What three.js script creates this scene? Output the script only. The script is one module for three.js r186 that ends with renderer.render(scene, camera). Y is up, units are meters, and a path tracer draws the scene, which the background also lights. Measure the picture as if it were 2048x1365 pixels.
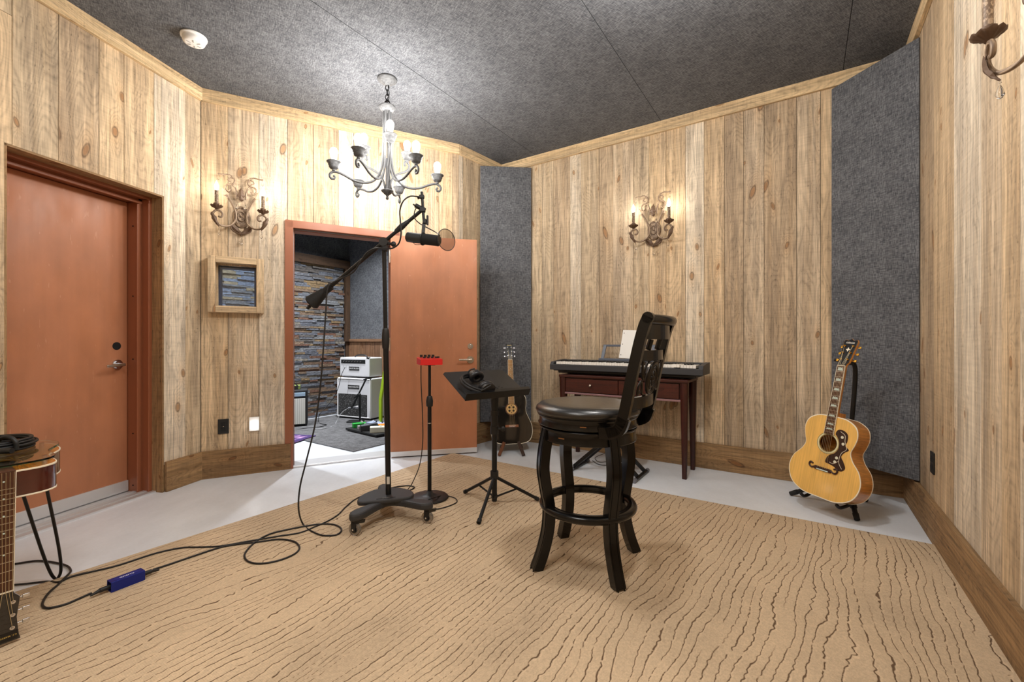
import * as THREE from 'three';
import { RoundedBoxGeometry } from 'three/addons/geometries/RoundedBoxGeometry.js';
import { RectAreaLightUniformsLib } from 'three/addons/lights/RectAreaLightUniformsLib.js';
import { mergeGeometries } from 'three/addons/utils/BufferGeometryUtils.js';

// ---------- camera, exposure, large light ----------
// Plan coordinates: x to the right, d = metres into the room (world z = -d). The camera stands at the origin of the plan.
const FOCAL = 873, EYE = 1.08, CEIL = 3.05;
const scene = new THREE.Scene();
scene.background = new THREE.Color(0x000000);
const camera = new THREE.PerspectiveCamera(2 * Math.atan(682.5 / FOCAL) * 180 / Math.PI, 2048 / 1365, 0.05, 60);
camera.position.set(0, EYE, 0);
camera.lookAt(0, EYE, -5);
RectAreaLightUniformsLib.init();
const renderer = new THREE.WebGLRenderer();
renderer.toneMapping = THREE.LinearToneMapping;
renderer.toneMappingExposure = 1.4;
renderer.shadowMap.enabled = true;
const BULB_CD = 0.62, CANDLE_CD = 0.065, UNSEEN_GLOBE_CD = 3.8, UNSEEN_PANEL_NIT = 8, UNSEEN_SPOT_CD = 24;
const LAMP_WHITE = new THREE.Color().setRGB(1, 0.965, 0.92), CANDLE_WARM = new THREE.Color().setRGB(1, 0.93, 0.83), FAR_COOL = new THREE.Color().setRGB(0.95, 0.97, 1);

// ---------- helpers ----------
function rng(seed) { let a = seed >>> 0; return () => { a = (a + 0x6D2B79F5) | 0; let t = Math.imul(a ^ (a >>> 15), 1 | a); t = (t + Math.imul(t ^ (t >>> 7), 61 | t)) ^ t; return ((t ^ (t >>> 14)) >>> 0) / 4294967296; }; }
const PI = Math.PI, V = (x, y, z) => new THREE.Vector3(x, y, z);
const P = (x, d, y = 0) => V(x, y, -d);                                  // plan point to world
const fl = (px, py, h = 0) => { const d = FOCAL * (EYE - h) / (py - 682.5); return V((px - 1024) / FOCAL * d, h, -d); };   // survey reading to a point at height h
const sv = (px, py, d) => V((px - 1024) / FOCAL * d, EYE - (py - 682.5) / FOCAL * d, -d);                                  // survey reading to a point at depth d
const hex = (h) => new THREE.Color(h);
const taken = {};
function numbered(name) { const n = taken[name] = (taken[name] ?? -1) + 1; return n ? `${name}_${String(n).padStart(3, '0')}` : name; }
function shade(o) { o.castShadow = true; o.receiveShadow = true; return o; }
function tag(o, label, category, group) { o.userData = { ...o.userData, label, category }; if (group) o.userData.group = group; return o; }
function thing(name, label, category, pos = V(0, 0, 0), turn = 0, group) {
  const o = new THREE.Group(); o.name = numbered(name); o.position.copy(pos); o.rotation.y = turn; scene.add(o); return tag(o, label, category, group);
}
function part(parent, name, geo, m, label) { const o = shade(new THREE.Mesh(Array.isArray(geo) ? join(geo) : geo, m)); o.name = name; parent.add(o); if (label) o.userData.label = label; return o; }
function sub(parent, name) { const g = new THREE.Group(); g.name = name; parent.add(g); return g; }
function solo(name, geo, m, label, category, group) { const o = part(scene, numbered(name), geo, m); return tag(o, label, category, group); }
function struct(name, geo, m, parent) { const o = part(parent || scene, name, geo, m); if (!parent) { o.userData.kind = 'structure'; } return o; }
function join(list) {
  return mergeGeometries(list.map((g) => { const n = g.index ? g.toNonIndexed() : g; for (const k of Object.keys(n.attributes)) if (!['position', 'normal', 'uv'].includes(k)) n.deleteAttribute(k);
    if (!n.attributes.uv) n.setAttribute('uv', new THREE.BufferAttribute(new Float32Array(n.attributes.position.count * 2), 2)); n.morphAttributes = {}; return n; }));
}
const bx = (w, h, d, x = 0, y = 0, z = 0) => new THREE.BoxGeometry(w, h, d).translate(x, y, z);
const rb = (w, h, d, r, x = 0, y = 0, z = 0, s = 2) => new RoundedBoxGeometry(w, h, d, s, Math.min(r, w / 2.01, h / 2.01, d / 2.01)).translate(x, y, z);
const span = (x0, x1, y0, y1, z0, z1) => bx(x1 - x0, y1 - y0, z1 - z0, (x0 + x1) / 2, (y0 + y1) / 2, (z0 + z1) / 2);
function bar(a, b, r0, r1 = r0, n = 14) {                                 // round bar between two points
  const v = b.clone().sub(a), g = new THREE.CylinderGeometry(r1, r0, v.length(), n);
  g.applyQuaternion(new THREE.Quaternion().setFromUnitVectors(V(0, 1, 0), v.clone().normalize())); const m = a.clone().add(b).multiplyScalar(.5); return g.translate(m.x, m.y, m.z);
}
function beam(a, b, w, t, r = .002) {                                      // flat bar between two points
  const v = b.clone().sub(a), g = rb(w, v.length(), t, r); g.applyQuaternion(new THREE.Quaternion().setFromUnitVectors(V(0, 1, 0), v.clone().normalize())); const m = a.clone().add(b).multiplyScalar(.5); return g.translate(m.x, m.y, m.z);
}
const curve = (pts, closed = false) => new THREE.CatmullRomCurve3(pts, closed, 'centripetal');
const tube = (pts, r, seg = pts.length * 8, n = 8, closed = false) => new THREE.TubeGeometry(curve(pts, closed), seg, r, n, closed);
const capped = (pts, r, seg, n) => join([tube(pts, r, seg, n), ball(r, pts[0]), ball(r, pts[pts.length - 1])]);
const ball = (r, p = V(0, 0, 0), sx = 1, sy = 1, sz = 1, n = 12) => new THREE.SphereGeometry(r, n, Math.max(6, n * .7 | 0)).scale(sx, sy, sz).translate(p.x, p.y, p.z);
const lathe = (pts, n = 32) => new THREE.LatheGeometry(pts.map(([r, y]) => new THREE.Vector2(Math.max(r, 1e-4), y)), n);
const disc = (r, h, x, y, z, n = 32) => new THREE.CylinderGeometry(r, r, h, n).translate(x, y, z);
const discZ = (r, h, x, y, z, n = 32) => new THREE.CylinderGeometry(r, r, h, n).rotateX(PI / 2).translate(x, y, z);
function plate(shape, t, bevel = 0, seg = 24) { return new THREE.ExtrudeGeometry(shape, { depth: t - 2 * bevel, bevelEnabled: bevel > 0, bevelSize: bevel, bevelThickness: bevel, bevelSegments: 2, bevelOffset: -bevel, curveSegments: seg }).translate(0, 0, bevel); }
function poly(pts) { const s = new THREE.Shape(); pts.forEach(([x, y], i) => (i ? s.lineTo(x, y) : s.moveTo(x, y))); s.closePath(); return s; }
function spline(pts) { const s = new THREE.Shape(); const c = new THREE.CatmullRomCurve3(pts.map(([x, y]) => V(x, y, 0)), true, 'centripetal').getPoints(pts.length * 8); c.forEach((p, i) => (i ? s.lineTo(p.x, p.y) : s.moveTo(p.x, p.y))); return s; }
function strap(path, w, t) {                                              // flat band swept along a path in the xy plane, w deep in z and t thick
  const c = curve(path).getPoints(path.length * 8), pos = [], idx = [];
  c.forEach((p, i) => { const a = c[Math.max(0, i - 1)], b = c[Math.min(c.length - 1, i + 1)], tx = b.x - a.x, ty = b.y - a.y, l = Math.hypot(tx, ty) || 1, nx = -ty / l * t / 2, ny = tx / l * t / 2;
    pos.push(p.x + nx, p.y + ny, p.z - w / 2, p.x + nx, p.y + ny, p.z + w / 2, p.x - nx, p.y - ny, p.z + w / 2, p.x - nx, p.y - ny, p.z - w / 2); });
  const n = c.length; for (let i = 0; i < n - 1; i++) for (let k = 0; k < 4; k++) { const a = i * 4 + k, b = i * 4 + (k + 1) % 4; idx.push(a, b, a + 4, b, b + 4, a + 4); }
  idx.push(0, 3, 1, 1, 3, 2); const e = (n - 1) * 4; idx.push(e, e + 1, e + 3, e + 1, e + 2, e + 3);
  const g = new THREE.BufferGeometry(); g.setAttribute('position', new THREE.Float32BufferAttribute(pos, 3)); g.setIndex(idx); const f = g.toNonIndexed(); f.computeVertexNormals(); f.setAttribute('uv', new THREE.BufferAttribute(new Float32Array(f.attributes.position.count * 2), 2)); return f;
}
function meter(geo, su = 1, sv2 = 1, ou = 0, ov = 0, swap = false) {       // uv in metres from position, by the way a face points
  const g = geo.index ? geo.toNonIndexed() : geo, p = g.attributes.position, n = g.attributes.normal, uv = new Float32Array(p.count * 2);
  for (let i = 0; i < p.count; i++) {
    const ax = Math.abs(n.getX(i)), ay = Math.abs(n.getY(i)), az = Math.abs(n.getZ(i)); let u, v;
    if (az >= ax && az >= ay) { u = p.getX(i); v = p.getY(i); } else if (ax >= ay) { u = p.getZ(i); v = p.getY(i); } else { u = p.getX(i); v = p.getZ(i); }
    if (swap) { if (ay > az && ay > ax) { const t = u; u = v; v = t; } else if (az >= ax) { const t = u; u = v; v = t; } }
    uv[i * 2] = u / su + ou; uv[i * 2 + 1] = v / sv2 + ov;
  }
  g.setAttribute('uv', new THREE.BufferAttribute(uv, 2)); return g;
}

// ---------- computed textures ----------
function noise2(seed) {
  const R = rng(seed), T = new Float32Array(65536); for (let i = 0; i < 65536; i++) T[i] = R();
  const h = (x, y) => T[(Math.imul(x, 374761) + Math.imul(y, 668265) ^ Math.imul(x + 7, y * 31 + 11)) & 65535];
  const f = (x, y, px, py) => {
    const x0 = Math.floor(x), y0 = Math.floor(y); let fx = x - x0, fy = y - y0; fx = fx * fx * (3 - 2 * fx); fy = fy * fy * (3 - 2 * fy);
    const a = ((x0 % px) + px) % px, b = (a + 1) % px, c = ((y0 % py) + py) % py, e = (c + 1) % py;
    const u = h(a, c), v = h(b, c), w = h(a, e), z = h(b, e); return u + (v - u) * fx + (w - u) * fy + (u - v - w + z) * fx * fy;
  };
  f.fbm = (x, y, px, py, o = 4) => { let s = 0, a = .5, t = 0; for (let i = 0; i < o; i++) { s += a * f(x, y, px, py); t += a; x *= 2; y *= 2; px *= 2; py *= 2; a *= .55; } return s / t; };
  return f;
}
function texture(w, h, fn, color = true) {                                // fn(i, j, out) fills out[0..2] in 0..255
  const data = new Uint8Array(w * h * 4), o = [0, 0, 0];
  for (let j = 0; j < h; j++) for (let i = 0; i < w; i++) { fn(i, j, o); const k = (j * w + i) * 4; data[k] = Math.max(0, Math.min(255, o[0])); data[k + 1] = Math.max(0, Math.min(255, o[1])); data[k + 2] = Math.max(0, Math.min(255, o[2])); data[k + 3] = 255; }
  const t = new THREE.DataTexture(data, w, h); t.magFilter = THREE.LinearFilter; t.minFilter = THREE.LinearFilter; t.wrapS = t.wrapT = THREE.RepeatWrapping; if (color) t.colorSpace = THREE.SRGBColorSpace; t.needsUpdate = true; return t;
}
const sat = (x) => Math.max(0, Math.min(1, x)), mix = (a, b, t) => a + (b - a) * t, ss = (a, b, x) => { const t = sat((x - a) / (b - a)); return t * t * (3 - 2 * t); };
// Rough-sawn weathered pine, 1.2 m across the grain and 3 m along it
const WOOD_W = 1.2, WOOD_L = 3;
function woodTextures(seed, nk, pal, w = 768, h = 1536) {
  const n = noise2(seed), R = rng(seed + 5), knots = [];
  for (let i = 0; i < nk; i++) knots.push([R() * WOOD_W, R() * WOOD_L, .006 + R() * R() * .024, R()]);
  const bump = new Uint8Array(w * h);
  const map = texture(w, h, (i, j, o) => {
    const u = i / w * WOOD_W, v = j / h * WOOD_L, us = i / w, vs = j / h;
    let ring = n.fbm(us * 7, vs * 3, 7, 3, 3) * 26 + us * 12, core = 0, halo = 0, bark = 0;
    for (const k of knots) {
      let du = u - k[0], dv = v - k[1]; du -= WOOD_W * Math.round(du / WOOD_W); dv -= WOOD_L * Math.round(dv / WOOD_L);
      const r = k[2]; if (Math.abs(du) > r * 7 || Math.abs(dv) > r * 22) continue;
      dv += du * (k[3] - .5) * 3.4; ring += 5 * Math.exp(-(du * du / (r * r * 5) + dv * dv / (r * r * 40)));
      const q = Math.sqrt(du * du + dv * dv / 3.2) / r; core = Math.max(core, 1 - ss(.55, .95, q)); bark = Math.max(bark, Math.exp(-Math.pow((q - .95) / .2, 2))); halo = Math.max(halo, Math.exp(-(du * du / (r * r * 5) + dv * dv / (r * r * 36))));
    }
    const late = Math.pow(.5 + .5 * Math.sin(ring * 6.283), 3), fine = n.fbm(us * 150, vs * 14, 150, 14, 3), fibre = n(us * 380, vs * 30, 380, 30);
    const blot = n.fbm(us * 16 + 3, vs * 4, 16, 4, 4), streak = n.fbm(us * 44, vs * 3 + 9, 44, 3, 3), saw = n(us * 12, vs * 420, 12, 420), speck = n(us * 300, vs * 190, 300, 190);
    const gr = ss(.42, .72, blot * .65 + streak * .45), wm = ss(.5, .75, streak);
    let L = 1 - .13 * late * (.4 + .6 * fine) - .16 * (fine - .5) * 2 - .1 * (fibre - .5) - .06 * (saw - .5); if (speck > .88) L -= .14 * gr + .05;
    for (let c = 0; c < 3; c++) { let a = mix(pal[0][c], pal[1][c], gr); a = mix(a, pal[2][c], wm * .45); a = mix(a, pal[3][c], halo * .5 * (1 - gr * .5)); a *= L; a = mix(a, pal[4][c] * (.75 + .5 * fine), core * .8); a = mix(a, pal[5][c], bark * .85 * (0.25 + .75 * fine)); o[c] = a; }
    bump[j * w + i] = Math.max(0, Math.min(255, 128 + 60 * (fine - .5) + 40 * (saw - .5) - 40 * late + 30 * (fibre - .5)));
  });
  return { map, bump: texture(w, h, (i, j, o) => { o[0] = o[1] = o[2] = bump[j * w + i]; }, false) };
}
const PINE = [[220, 205, 182], [186, 172, 153], [214, 194, 164], [206, 176, 140], [160, 122, 86], [88, 68, 50]];
const woodA = woodTextures(11, 24, PINE), woodB = woodTextures(29, 34, PINE.map((c, i) => i < 3 ? c.map((x, k) => x * [.94, .93, .915][k]) : c));
const std = (o) => new THREE.MeshStandardMaterial(o), phys = (o) => new THREE.MeshPhysicalMaterial(o);
const woodMat = (t, tint, rough = .78, bs = .0012) => std({ map: t.map, bumpMap: t.bump, bumpScale: bs, roughness: rough, color: hex(tint) });
const PLANKS = [woodMat(woodA, '#ffffff'), woodMat(woodA, '#f0e8de'), woodMat(woodB, '#f6efe4'), woodMat(woodB, '#fffaf4'), woodMat(woodA, '#f4e6d2'), woodMat(woodB, '#ece2d6')];
const BASEWOOD = [woodMat(woodB, '#c4aa88'), woodMat(woodB, '#b59a78')], CROWN = woodMat(woodA, '#fff0d4');
const nF = noise2(71);
function fabricTextures(lo, hi, size = 512) {
  const bump = new Uint8Array(size * size);
  const map = texture(size, size, (i, j, o) => {
    const x = i / size, y = j / size, a = nF(x * 250, y * 26, 250, 26), b = nF(x * 26, y * 250 + 40, 26, 250), m = nF.fbm(x * 5, y * 5, 5, 5, 4), w = .5 + .25 * Math.sin(i * PI) + .25 * Math.cos(j * PI);
    const t = sat(.5 + (a - .5) * .75 + (b - .5) * .75 + (m - .5) * .35); for (let c = 0; c < 3; c++) o[c] = mix(lo[c], hi[c], t); bump[j * size + i] = 255 * sat(.2 + .3 * a + .3 * b + .2 * w);
  });
  return { map, bump: texture(size, size, (i, j, o) => { o[0] = o[1] = o[2] = bump[j * size + i]; }, false) };
}
const fab = fabricTextures([60, 62, 67], [122, 124, 128]);
const FABRIC = std({ map: fab.map, bumpMap: fab.bump, bumpScale: .0008, roughness: .95 });
const FAB = .5;
const nC = noise2(101);
const FLOOR = std({ roughness: .3, map: texture(1024, 1024, (i, j, o) => { const x = i / 1024, y = j / 1024, m = nC.fbm(x * 5, y * 5, 5, 5, 5), s = nC.fbm(x * 40, y * 12, 40, 12, 3), k = nC(x * 200, y * 200, 200, 200); const v = 234 + (m - .5) * 22 + (s - .5) * 8 + (k - .5) * 4; o[0] = v * .975; o[1] = v; o[2] = v * 1.03; })
});
const CARPET_W = 3.386, CARPET_L = 4.1, nK = noise2(333);
const carpetBump = new Uint8Array(2048 * 2048);
const carpetMap = texture(2048, 2048, (i, j, o) => {
  const a = i / 2048 * CARPET_W, b = j / 2048 * CARPET_L;
  const warp = (nK.fbm(a * .9 + 2, b * .38, 64, 64, 3) - .5) * 13 + (nK.fbm(a * 7, b * 3.2, 64, 64, 2) - .5) * 2.2 + (nK(a * 55, b * 60, 512, 512) - .5) * .22;
  const q = a / .034 + warp, f = q - Math.floor(q), id = Math.floor(q), gate = nK(id * 7.3, b * 2.6 + id * 3.1, 4096, 4096), brk = nK(a * 26, b * 55, 512, 512), width = .018 + .05 * nK(id * 3.7 + 5, b * 5, 4096, 4096);
  let line = (1 - ss(width * .6, width, Math.abs(f - .5))) * ss(.1, .22, gate) * ss(.12, .28, brk); const ridge = Math.exp(-Math.pow((f - .5 - width - .07) / .06, 2)) * ss(.2, .4, gate);
  const pile = nK(a * 520, b * 300, 4096, 4096), rib = .5 + .5 * Math.sin(b / .0062 * 6.283 + pile * 2), blot = nK.fbm(a * 2.6, b * 2.2, 256, 256, 4), tuft = nK(a * 170, b * 150, 2048, 2048);
  const L = 1 + (pile - .5) * .10 + (rib - .5) * .04 + (blot - .5) * .22 + (tuft - .5) * .08 + ridge * .06;
  o[0] = mix(196 * L, 92, line * .9); o[1] = mix(173 * L, 69, line * .9); o[2] = mix(143 * L, 48, line * .9);
  carpetBump[j * 2048 + i] = Math.max(0, Math.min(255, 165 + 40 * (pile - .5) + 20 * (rib - .5) + 40 * ridge - 165 * line));
});
const CARPET = std({ map: carpetMap, bumpMap: texture(2048, 2048, (i, j, o) => { o[0] = o[1] = o[2] = carpetBump[j * 2048 + i]; }, false), bumpScale: .004, roughness: .97 });
const nD = noise2(55);
const DOORPAINT = std({ roughness: .42, map: texture(512, 1024, (i, j, o) => { const x = i / 512, y = j / 1024, m = nD.fbm(x * 6, y * 9, 6, 9, 5), s = nD.fbm(x * 18, y * 3, 18, 3, 3), k = nD.fbm(x * 60, y * 34, 60, 34, 3); let v = 1 + (m - .5) * .16 + (s - .5) * .1; const wear = ss(.78, .86, k) * .25; o[0] = mix(176 * v, 216, wear); o[1] = mix(116 * v, 170, wear); o[2] = mix(82 * v, 144, wear); }),
  roughnessMap: texture(256, 256, (i, j, o) => { const v = 165 + 130 * (nD.fbm(i / 25.6, j / 25.6, 10, 10, 4) - .5); o[0] = o[1] = o[2] = v; }, false) });
DOORPAINT.roughness = .72;
const SHADED_DOORPAINT = std({ color: hex('#94593c'), roughness: .38 });  // the door paint again, darker: shade of the frames put into the colour
const BLACK_PL = std({ color: hex('#161718'), roughness: .5 }), BLACK_MT = std({ color: hex('#17181a'), roughness: .34, metalness: .3 }), BLACK_RUB = std({ color: hex('#141414'), roughness: .75 });
const CABLE = std({ color: hex('#121214'), roughness: .5 }), CHROME = std({ color: hex('#d8d8da'), roughness: .18, metalness: 1 }), NICKEL = std({ color: hex('#c9c2b6'), roughness: .28, metalness: 1 }), GOLD = std({ color: hex('#d9a441'), roughness: .25, metalness: 1 }), ALU = std({ color: hex('#dfe0e2'), roughness: .4, metalness: .55 });
const WHITE_PL = std({ color: hex('#ececea'), roughness: .45 }), IVORY = std({ color: hex('#efe6cf'), roughness: .4 }), DARK = std({ color: hex('#0c0c0d'), roughness: .9 });
function canvasTex(w, h, draw) { const c = document.createElement('canvas'); c.width = w; c.height = h; const x = c.getContext('2d'); draw(x, w, h); const t = new THREE.CanvasTexture(c); t.colorSpace = THREE.SRGBColorSpace; return t; }
// ---------- the room ----------
const room = { AB: [-2.43, 3.41], B2: [-.533, 4.387], BC: [-.118, 4.90], CD: [2.713, 2.998], DE: [-.067, -1.157], EA: [-2.925, .765] };
const E1 = [.83, -.558], E2 = [.556, .831];                               // along the end wall; along the right wall into the room
function frame(p0, p1) {
  const dx = p1[0] - p0[0], dd = p1[1] - p0[1], L = Math.hypot(dx, dd), ux = dx / L, ud = dd / L, th = Math.atan2(dd, dx), nx = ud, nd = -ux;
  return { p0, L, th, ux, ud, nx, nd, s: (px, off = 0) => { const r = (px - 1024) / FOCAL; return (r * (p0[1] + off * nd) - p0[0] - off * nx) / (ux - r * ud); },
    at: (s, y, z = 0) => V(p0[0] + ux * s + nx * z, y, -(p0[1] + ud * s + nd * z)), origin: () => V(p0[0], 0, -p0[1]) };
}
const WA = frame(room.EA, room.AB), WB = frame(room.AB, room.B2), WS = frame(room.B2, room.BC), WC = frame(room.BC, room.CD), WD = frame(room.CD, room.DE), WE = frame(room.DE, room.EA);
const BASE_H = .215, CROWN_H = .098;
const BACKING = std({ color: hex('#2a221b'), roughness: .95 });
let plankNo = 0;
function boards(root, bounds, y0, y1, holes, mats, R, joint = {}) {
  for (let i = 0; i < bounds.length - 1; i++) {
    const g = .0016, ranges = joint.s > bounds[i] && joint.s < bounds[i + 1] ? [[y0, joint.y - .0015], [joint.y + .0015, y1]] : [[y0, y1]];
    for (const [ya, yb] of ranges) {
      const a = bounds[i] + g, b = bounds[i + 1] - g, zt = (R() - .5) * .003, out = [];
      let cut = [[a, b, ya, yb]];
      for (const [h0, h1, v0, v1] of holes) cut = cut.flatMap(([p, q, r, t]) => { if (h1 <= p || h0 >= q || v1 <= r || v0 >= t) return [[p, q, r, t]]; const o = []; if (p < h0) o.push([p, h0, r, t]); if (h1 < q) o.push([h1, q, r, t]); const l = Math.max(p, h0), m = Math.min(q, h1); if (r < v0) o.push([l, m, r, v0]); if (v1 < t) o.push([l, m, v1, t]); return o; });
      for (const [p, q, r, t] of cut) if (q - p > .004) out.push(span(p, q, r, t, -.02, zt));
      if (!out.length) continue;
      const geo = meter(out.length > 1 ? join(out) : out[0], WOOD_W, WOOD_L, R() * 8, R() * 8);
      part(root, numbered('plank'), geo, mats[(R() * mats.length) | 0]);
    }
  }
}
function wall(name, w, { bounds, holes = [], thick = .15, seed = 1, joint, side, mats = PLANKS, crown = true, e0 = .1, e1 = .1 }) {
  const root = new THREE.Group(); root.name = name; root.position.copy(w.origin()); root.rotation.y = w.th; root.userData.kind = 'structure'; scene.add(root);
  const sh = new THREE.Shape(); sh.moveTo(-e0, 0); for (const [a, b, v0, v1] of holes) if (v0 <= 0) { sh.lineTo(a, 0); sh.lineTo(a, v1); sh.lineTo(b, v1); sh.lineTo(b, 0); }
  sh.lineTo(w.L + e1, 0); sh.lineTo(w.L + e1, CEIL); sh.lineTo(-e0, CEIL); sh.closePath();
  for (const [a, b, v0, v1] of holes) if (v0 > 0) { const h = new THREE.Path(); h.moveTo(a, v0); h.lineTo(b, v0); h.lineTo(b, v1); h.lineTo(a, v1); h.closePath(); sh.holes.push(h); }
  part(root, 'backing', new THREE.ExtrudeGeometry(sh, { depth: thick, bevelEnabled: false }).translate(0, 0, -thick - .02), BACKING);
  boards(root, bounds, BASE_H - .02, CEIL - CROWN_H + .015, holes, mats, rng(seed), joint);
  const runs = []; let from = 0; for (const [a, b, v0] of holes.filter((h) => h[2] <= 0)) { runs.push([from, a]); from = b; } runs.push([from, w.L]);
  const R = rng(seed + 9);
  const baseboard = (a, b) => { const o = part(scene, numbered(`baseboard_${side}`), meter(rb(b - a, BASE_H, .022, .003, (a + b) / 2, BASE_H / 2, .011), WOOD_W, WOOD_L, R() * 5, R() * 5, true), BASEWOOD[(R() * 2) | 0]); o.position.copy(w.origin()); o.rotation.y = w.th; o.userData.kind = 'structure'; };
  for (const [a, b] of runs) if (b - a > .03) baseboard(a + .001, b - .001);
  if (crown) { const o = part(scene, numbered('trim_1'), meter(rb(w.L, CROWN_H, .026, .003, w.L / 2, CEIL - CROWN_H / 2, .013), WOOD_W, WOOD_L, R() * 5, R() * 5, true), CROWN); o.position.copy(w.origin()); o.rotation.y = w.th; o.userData.kind = 'structure'; }
  return root;
}
const fill = (list, from, to, R, w = .15) => { const o = [...list]; if (from < o[0]) { let s = o[0]; while (s > from + .25) { s -= w * (.75 + R() * .6); o.unshift(s); } o.unshift(from); } let s = o[o.length - 1]; while (s < to - .25) { s += w * (.75 + R() * .6); o.push(s); } o.push(to); return o; };
// door 1 stands in a deep timber lined recess of the left wall
const dA0 = WA.s(8), dA1 = WA.s(328), DOOR1_H = 2.115, REC = .262;
wall('wall_left', WA, { side: 'left', seed: 3, thick: .4, holes: [[dA0, dA1, 0, DOOR1_H]], joint: { s: WA.s(15), y: 2.795 },
  bounds: fill([24, 117, 198, 248, 308, 371].map((p) => WA.s(p)), 0, WA.L - .001, rng(4)).filter((s, i, a) => !i || s > a[i - 1] + .01) });
// door 2 opening and the little glazed opening in the back left wall
const dB0 = WB.s(585), dB1 = WB.s(785) + .01, DOOR2_H = 2.045;
const WIN = { s0: .052, s1: .429, y0: 1.305, y1: 1.744 };
const wh = [WIN.s0 + .045, WIN.s1 - .045, WIN.y0 + .045, WIN.y1 - .045];
wall('wall_back', WB, { side: 'back', seed: 7, thick: .2, e1: 0, holes: [[dB0 - .012, dB1 + .012, 0, DOOR2_H + .012], wh],
  bounds: [0, ...[456, 518, 575, 627, 677, 707.5, 757, 800, 832, 877, 905].map((p) => WB.s(p)), WB.L] });
wall('wall_corner', WS, { side: 'corner', seed: 13, e0: 0, bounds: [0, WS.s(926), WS.s(960), .42, .55, WS.L] });
wall('wall_end', WC, { side: 'end', seed: 21, bounds: [0, .16, ...[1084, 1107.5, 1140, 1162, 1198.5, 1226, 1267, 1298, 1332, 1371, 1408, 1449, 1487, 1528, 1593, 1641, 1690].map((p) => WC.s(p)), 3.0, 3.2, WC.L] });
wall('wall_right', WD, { side: 'right', seed: 31, bounds: fill([0, .17, ...[1868, 1908, 1963, 2004].map((p) => WD.s(p))], 0, WD.L, rng(33)) });
wall('wall_front', WE, { side: 'front', seed: 41, bounds: fill([0], 0, WE.L, rng(43), .17) });

// floor of both rooms
struct('floor', meter(span(-5, 3.4, -.1, 0, -7.3, 1.9), 2.2, 2.2), FLOOR);
// ceiling: fabric boards 1.3 m wide that run along the right wall
{
  const outline = [room.AB, room.B2, room.BC, room.CD, room.DE, room.EA].map(([x, d]) => [x, d]);
  const cx = outline.reduce((s, p) => s + p[0], 0) / 6, cd = outline.reduce((s, p) => s + p[1], 0) / 6; const big = outline.map(([x, d]) => [cx + (x - cx) * 1.03, cd + (d - cd) * 1.03]);
  const clip = (pts, k, sgn) => { const o = [], f = (p) => sgn * (p[0] * E1[0] + p[1] * E1[1] - k); pts.forEach((p, i) => { const q = pts[(i + 1) % pts.length], a = f(p), b = f(q); if (a >= 0) o.push(p); if (a * b < 0) { const t = a / (a - b); o.push([p[0] + (q[0] - p[0]) * t, p[1] + (q[1] - p[1]) * t]); } }); return o; };
  const root = new THREE.Group(); root.name = 'ceiling'; root.userData.kind = 'structure'; scene.add(root);
  part(root, 'backing', new THREE.ExtrudeGeometry(poly(big), { depth: .1, bevelEnabled: false }).rotateX(-PI / 2).translate(0, CEIL + .02, 0), DARK);
  for (let k = -2.373 - 2.6; k < 3; k += 1.3) {
    const p = clip(clip(big, k + .002, 1), k + 1.298, -1); if (p.length < 3) continue;
    const g = new THREE.ExtrudeGeometry(poly(p), { depth: .022, bevelEnabled: false }).rotateX(-PI / 2).translate(0, CEIL, 0).rotateY(-Math.atan2(E2[0], E2[1]));
    const t = meter(g, FAB, FAB).rotateY(Math.atan2(E2[0], E2[1])); part(root, numbered('ceiling_board'), t, FABRIC);
  }
}
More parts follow.
